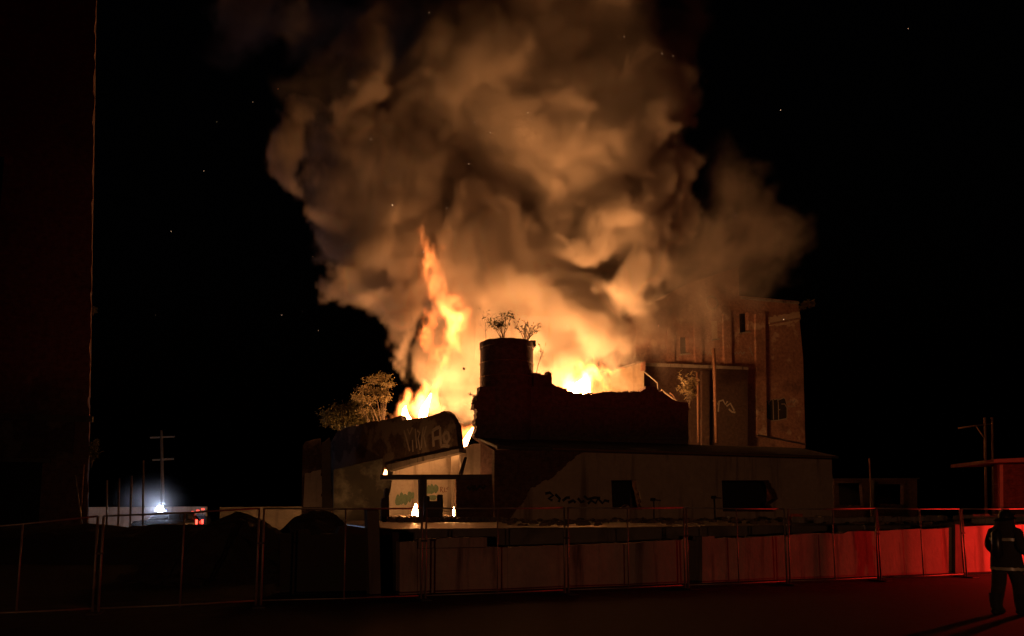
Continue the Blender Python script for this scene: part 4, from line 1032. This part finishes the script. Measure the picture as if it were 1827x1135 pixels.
def fire(name, label, chain, core, envelope, vs, warp, seed, strength, core_strength, thick=1.0, squash=1.0, filament=.5, beds=(), more=(), bias=0.0):
    """chain / core: (px, py, Y, radius px, heat)."""
    t = thing(name, label, 'fire', 'fires in the ruin')
    if core:
        mt = glow('white_hot_core', FIRE, core_strength)
        for j, cc in enumerate(core):
            tongue('flame_tongue', [(*at(px, py, Y), .8 * r * Y / F) for px, py, Y, r in cc], mt, t, seed + j * 3.7)
    for j, (px, py, Y, rx, ry, st) in enumerate(beds):      # heap of burning debris low behind the walls
        c = at(px, py, Y); bm = bmesh.new()
        bmesh.ops.create_icosphere(bm, subdivisions=3, radius=1)
        for v in bm.verts:
            q = 1 + .35 * noise.noise(v.co * 2.2 + Vector((seed + j, 0, 0)))
            v.co = Vector((v.co.x * rx * q, v.co.y * ry * q, v.co.z * .45 * q)) + c
        link('burning_heap', bm_mesh('burning_heap', bm, True), glow('burning_heap', FIRE, st), t)
    runs = [[(at(px, py, Y), r * Y / F, h) for px, py, Y, r, h in ch] for ch in [chain] + list(more)]
    P = [p for r_ in runs for p in r_]
    pad = 1.0 + max(p[1] for p in P)
    lo = tuple(min(p[0][i] for p in P) - pad for i in range(3)); hi = tuple(max(p[0][i] for p in P) + pad for i in range(3))
    X, Y_, Z = grid(lo, hi, vs)
    k = envelope
    wx = fbm(X, Y_, Z * .7, k, 4, seed, .6) * warp; wy = fbm(X, Y_, Z * .7, k, 3, seed + 1) * warp; wz = fbm(X, Y_, Z * .7, k, 4, seed + 2, .6) * warp
    fine = fbm(X + wx * .5, Y_ + wy * .5, (Z + wz) * .55, k * .55, 4, seed + 3, .6)
    X = X + wx; Y_ = Y_ + wy; Z = Z + wz
    D = np.zeros(X.shape, dtype=np.float32)
    for (a, ra, ha), (b, rb, hb) in [pr for r_ in runs for pr in zip(r_[:-1], r_[1:])]:
        d = b - a; L2 = d.length_squared
        tt = np.clip(((X - a.x) * d.x + (Y_ - a.y) * d.y + (Z - a.z) * d.z) / L2, 0, 1)
        dist = np.sqrt((X - a.x - tt * d.x) ** 2 + ((Y_ - a.y - tt * d.y) * squash) ** 2 + (Z - a.z - tt * d.z) ** 2)
        r = ra + (rb - ra) * tt
        g = np.clip(1 - dist / r + filament * fine - bias, 0, 1.2)
        np.maximum(D, g * g * (ha + (hb - ha) * tt), out=D)
    D[D < .01] = 0
    D[[0, -1]] = 0; D[:, [0, -1]] = 0; D[:, :, [0, -1]] = 0
    o = voxel_volume('flame_veil', D, lo, hi, flame_mat(name + '_veil', (1, .225, .045), strength)); o['kind'] = 'stuff'
    o.parent = t
    return t
fire('roaring_fire', 'blinding white fire on the roof beside the bright block',
     [(1012, 712, 46.5, 34, 1.6), (1028, 690, 46.5, 42, 3.0), (1045, 678, 46.5, 38, 3.4), (1066, 668, 46.5, 26, 2.8), (1086, 660, 46.7, 11, 1.4), (1106, 656, 46.9, 6, .8)],
     [[(1030, 735, 46.5, 26), (1032, 715, 46.5, 30), (1034, 695, 46.5, 22), (1040, 684, 46.5, 14), (1044, 675, 46.5, 5)],
      [(1012, 712, 46.3, 12), (1016, 700, 46.3, 10), (1020, 690, 46.3, 5), (1022, 684, 46.3, 2)]],
     1.0, .1, .8, 2, 11, 90, filament=1.0, bias=.08, beds=((1040, 735, 46.5, 2.2, 1.2, 190), (935, 730, 46.2, 2.0, 1.2, 95)))
fire('flame_column', 'tall twisting flame column above the roofless wing',
     [(718, 752, 47, 15, 1.6), (725, 727, 47, 19, 2.0), (732, 714, 47, 13, 1.4)],
     [[(728, 770, 47, 16), (727, 752, 47, 12), (724, 740, 47, 8), (722, 730, 47, 4), (724, 724, 47, 1)],
      [(760, 770, 47.1, 14), (754, 746, 47.1, 10), (758, 728, 47.1, 8), (765, 712, 47.1, 4), (769, 702, 47.1, 1)]],
     1.1, .1, 1.15, 1, 7, 60, filament=1.35, bias=.0, beds=((765, 775, 46.5, 1.8, 1.0, 115),),
     more=[[(750, 745, 47, 15, 1.6), (758, 718, 47, 19, 2.0), (768, 698, 47.1, 15, 1.6), (774, 676, 47.2, 12, 1.2), (780, 655, 47.3, 11, .8)],
           [(772, 668, 47.4, 13, .55), (788, 638, 47.6, 19, .75), (803, 600, 47.8, 25, .95), (810, 572, 48, 25, .9), (797, 540, 48, 21, .6), (784, 505, 48, 23, .55), (773, 472, 48, 23, .5), (764, 445, 48, 23, .48), (750, 416, 48, 16, .36)],
           [(792, 520, 48, 14, .4), (770, 560, 47.6, 14, .35), (760, 610, 47.4, 12, .35), (770, 650, 47.4, 10, .4)],
           [(764, 450, 48, 12, .25), (740, 448, 48, 9, .2), (730, 452, 48, 5, .12)]])
fire('corner_fire', 'small bright flame in the gap left of the silo',
     [(820, 780, 46.6, 12, 1.2), (836, 768, 46.6, 13, 2.4), (846, 757, 46.6, 9, 1.8), (851, 744, 46.6, 5, .8)],
     [[(826, 800, 46.6, 8), (832, 784, 46.6, 7), (838, 772, 46.6, 5), (844, 763, 46.6, 2)]],
     .8, .08, .5, 3, 10, 30)
fire('doorway_fire', 'small bright fire burning inside the portal',
     [(741, 919, 39, 9, 2.2), (741, 908, 39, 8, 2.2), (742, 900, 39, 4, 1)],
     [[(741, 922, 39, 7), (741, 912, 39, 6), (741.5, 905, 39, 4), (742, 899, 39, 1)]], .5, .05, .2, 0, 14, 230)
fire('panel_fire', 'thin flame beside the brick infill panel',
     [(811, 924, 39.5, 5, 2), (810, 915, 39.5, 5, 2), (809, 907, 39.5, 3, 1)],
     [[(812, 926, 39.5, 4), (811, 916, 39.5, 3.5), (810, 910, 39.5, 2), (809.5, 905, 39.5, .7)]], .4, .05, .15, 1, 14, 170)
fire('beam_fire', 'small glowing flame at the left end of the portal beam',
     [(687, 846, 37, 5, 1.5), (688, 841, 37, 5, 1.5), (688, 838, 37, 3, .8)],
     [[(687, 847, 37, 4), (688, 842, 37, 4), (688, 838, 37, 1.5)]], .4, .04, .1, 2, 9, 14)

# ---------------------------------------------------------------- smoke plume
PUFFS = [  # px, py, Y, radius px, density, softness m
 (960, 690, 52, 80, .35, 3), (900, 620, 52, 90, .45, 3), (985, 570, 53, 100, .6, 2.5), (1045, 620, 52.5, 70, .55, 2), (880, 690, 51, 60, .4, 3), (1010, 660, 52, 70, .35, 3), (840, 660, 51, 55, .4, 2.5),
 (960, 450, 53.5, 120, .9, 2.2), (1090, 410, 52.5, 125, .9, 1.8), (1020, 300, 52.5, 140, .9, 1.8), (1180, 370, 52, 62, .9, 1.1), (1195, 300, 51.5, 52, .9, 1.1), (1130, 330, 51, 95, .9, 1.6), (1090, 250, 51, 90, .9, 1.5), (1060, 520, 52, 70, .7, 1.8), (1150, 430, 51.5, 60, .9, 1.2),
 (950, 180, 53, 140, .8, 2.2), (1100, 195, 51.5, 90, .9, 1.2), (1160, 225, 51, 46, .9, 1.0), (1010, 60, 53.5, 160, .7, 2.5), (880, 60, 54, 120, .5, 2.5), (1090, 60, 53, 85, .4, 2.5),
 (980, -120, 54, 220, .7, 3), (800, -110, 54, 150, .5, 3), (800, 60, 55, 90, .35, 3), (720, 40, 54, 80, .3, 2.5),
 (1320, 440, 57, 105, .11, 5), (1250, 540, 55.5, 105, .12, 5), (1180, 600, 55, 80, .15, 4), (1280, 350, 57, 85, .13, 5), (1350, 510, 57, 60, .14, 5), (1150, 520, 53.5, 60, .3, 2), (1210, 460, 53.5, 60, .35, 2.2), (1150, 590, 52, 40, .22, 2),
 (690, 440, 52, 100, .9, 1.2), (608, 495, 51, 60, .9, .9), (645, 360, 53, 80, .8, 1.1), (780, 400, 53, 105, .8, 1.8), (700, 560, 51, 46, .8, .9), (716, 610, 51, 32, .8, .8), (650, 525, 51, 45, .8, .9),
 (790, 510, 52.5, 80, .7, 1.5), (820, 620, 52, 70, .5, 2), (790, 700, 51, 55, .25, 2), (860, 540, 53, 80, .7, 2), (720, 660, 51.5, 30, .3, 1.5),
 (690, 195, 50, 62, .95, .9), (655, 240, 50, 48, .9, .9), (520, 250, 49, 42, .9, .8), (560, 215, 49.5, 42, .8, .8), (650, 110, 51, 70, .5, 1.2), (740, 320, 53, 80, .7, 1.5), (610, 330, 51.5, 55, .8, .9), (590, 270, 51, 45, .7, .9),
 (980, 230, 51, 230, .035, 6), (720, 380, 50.5, 170, .035, 5), (900, 520, 51, 160, .03, 5), (640, 180, 50.5, 130, .03, 4), (1000, 20, 51.5, 240, .04, 6), (1110, 120, 53, 90, .3, 2.5), (1040, 50, 53, 120, .4, 2.5), (560, 60, 51.5, 80, .18, 2.5), (440, 10, 51, 75, .2, 2.5),
 (900, 260, 56.5, 230, .3, 4), (1040, 150, 55, 150, .35, 3), (800, 120, 56, 130, .16, 3.5), (620, -20, 54, 100, .3, 3), (540, 40, 53.5, 70, .14, 3), (480, -40, 53, 90, .22, 3), (1000, 520, 55, 130, .4, 3.5), (720, 400, 56, 150, .22, 4), (1000, 40, 56, 230, .25, 4), (700, 120, 55.5, 130, .15, 4), (1230, 490, 53.5, 80, .16, 3.5), (1180, 570, 53, 60, .2, 3), (1270, 430, 54, 85, .12, 4), (1100, 560, 52.5, 60, .4, 2),
 (470, 20, 52, 70, .12, 3), (410, -5, 51, 58, .4, 1.2), (860, 310, 54, 85, .6, 1.8), (570, 290, 50.5, 40, .6, .9), (780, 200, 56, 80, .25, 2), (600, 420, 52, 50, .8, .9), (690, 300, 53, 60, .6, 1.2),
]
rp = random.Random(77)
kids = []
for (px, py, Yd, rpx, rho, soft) in PUFFS:
    if soft > 2.6: continue
    for k in range(6):
        a = rp.uniform(0, 6.28); q = rp.uniform(.3, .55)
        kids.append((px + math.cos(a) * rpx * .75, py + math.sin(a) * rpx * .75, Yd + rp.uniform(-1.2, 1) * rpx * Yd / F * .8, rpx * q, rho * rp.uniform(.7, 1.1), soft * .8))
lo = (-24., 43., 4.5); hi = (27., 63., 41.); vs = .235
X, Y_, Z = grid(lo, hi, vs)
wx = fbm(X, Y_, Z * .8, 7.5, 5, 0, .56) * 4.6; wy = fbm(X, Y_, Z * .8, 7.5, 3, 1) * 3.0; wz = fbm(X, Y_, Z * .8, 7.5, 5, 2, .56) * 4.6
wx -= wx.mean(); wz -= wz.mean(); wy -= wy.mean()
wx = wx + fbm(X + wx * .4, Y_, Z + wz * .4, 2.3, 3, 1, .55) * 1.5; wz = wz + fbm(X + wx * .4, Y_, Z + wz * .4, 2.3, 3, 3, .55) * 1.5
bil = fbm(X + wx * .5, Y_ + wy * .5, (Z + wz * .5) * .8, 3.6, 5, 3, .62, True)
PX_ = X + wx; PY_ = Y_ + wy; PZ_ = Z + wz
curl = fbm(PX_, PY_, PZ_, 1.7, 3, 0, .62)
D = np.zeros(X.shape, dtype=np.float32)
stp = [(hi[i] - lo[i]) / (X.shape[i] - 1) for i in range(3)]
for (px, py, Yd, rpx, rho, soft) in PUFFS + kids:
    c = at(px, py, Yd); r = rpx * Yd / F; amp = min(1.7, r * .5)
    R_ = r * 1.25 + 5.0
    sl = tuple(slice(max(0, int((c[i] - R_ - lo[i]) / stp[i])), max(0, int((c[i] + R_ - lo[i]) / stp[i]) + 1)) for i in range(3))
    if any(D.shape[i] <= sl[i].start or sl[i].stop <= sl[i].start for i in range(3)): continue
    f = r - np.sqrt((PX_[sl] - c.x) ** 2 + ((PY_[sl] - c.y) * .8) ** 2 + (PZ_[sl] - c.z) ** 2) + bil[sl] * amp + curl[sl] * min(1.5, r * .5)
    g = np.clip(f / (soft * .65), 0, 1); g = g * g * (3 - 2 * g) * rho
    D[sl] = np.maximum(D[sl], g)
c = at(1085, 500, 54)
D *= np.clip((np.sqrt(((PX_ - c.x) / 1.2) ** 2 + ((PZ_ - c.z) / 1.9) ** 2) - .8) / .5, 0, 1)
for i, A in enumerate((X, Y_, Z)):
    D *= np.clip((A - lo[i]) / 1.5, 0, 1) * np.clip((hi[i] - A) / 1.5, 0, 1)
D *= np.clip(1.0 + .9 * fbm(PX_, PY_, PZ_ * .7, 2.6, 4, 2, .62), .25, 2)
D *= np.clip(1.0 + .7 * fbm(X, Y_, Z, 6.0, 2, 1), .35, 1.5)
D *= np.clip(1.0 + 1.3 * fbm(PX_, PY_, PZ_, 1.15, 2, 3, .6), .15, 2.2)
D *= 1.5
D[D < .006] = 0
sm = voxel_volume('smoke', D, lo, hi, smoke_mat('smoke', (.72, .67, .62), 1.0, 0.0))
tag(sm, 'huge billowing smoke plume lit orange by the fire', kind='stuff')

# added fog that stands in for lens glare round the police light
hc = Vector((cl.x - .5, cl.y - 2.0, 1.9)); l2 = (hc.x - 6, hc.y - 5, .1); h2_ = (hc.x + 6, hc.y + 5, 7.0)
X, Y_, Z = grid(l2, h2_, .3)
q = np.sqrt((X - hc.x) ** 2 + (Y_ - hc.y) ** 2 + (Z - hc.z) ** 2)
D = np.clip(1 - q / 3.6, 0, 1) ** 3.5 * np.clip(.8 + 1.4 * fbm(X, Y_, Z, 2.0, 3, 1), 0, 2) * .3
o = voxel_volume('glare_fog', D, l2, h2_, smoke_mat('glare_fog', (.7, .7, .7), 1.0)); tag(o, 'added fog standing in for glare around the police vehicle light', kind='stuff')

# ---------------------------------------------------------------- embers in the air
random.seed(3)
bm = bmesh.new()
for i in range(85):
    px = random.gauss(850, 260); py = random.uniform(0, 640); Yd = random.uniform(40, 47)
    p = at(px, py, Yd); r = random.choice([.006, .008, .009, .011, .013, .02])
    m4 = Matrix.Translation(p) @ Matrix.Rotation(random.uniform(0, 3), 4, 'X') @ Matrix.Diagonal((r, r * .7, r * random.uniform(1, 2.2), 1))
    bmesh.ops.create_icosphere(bm, subdivisions=1, radius=1, matrix=m4)
em = link('embers', bm_mesh('embers', bm), glow('ember_glow', (1, .6, .35), 3.0)); tag(em, 'tiny glowing embers drifting in front of the smoke', kind='stuff')
bm = bmesh.new(); bmesh.ops.create_icosphere(bm, subdivisions=1, radius=.1)
for v in bm.verts: v.co *= 1 + .5 * noise.noise(v.co * 12)
o = link('flying_scrap', bm_mesh('flying_scrap', bm), M['timber']); o.location = at(828, 658, 44); tag(o, 'dark burnt scrap flying between flame column and silo', 'scrap')

# ---------------------------------------------------------------- red emergency light out of view to the right, and an added front fill
point_light('red_beacon_light', uv2(23.2, 13.6) + (.7,), 1800, .12, (1, .022, .014))
fl_ = bpy.data.lights.new('front_fill_light', 'SPOT'); fl_.energy = 25000; fl_.color = (1, .40, .19); fl_.spot_size = R(33); fl_.spot_blend = .75; fl_.shadow_soft_size = .5  # unseen fill added far behind the camera to brighten fronts and walls
fo = bpy.data.objects.new('front_fill_light', fl_); C.objects.link(fo); fo.location = (-6, -90, 4.5)
fo.rotation_euler = (Vector((9, 38, 4.5)) - fo.location).to_track_quat('-Z', 'Y').to_euler()
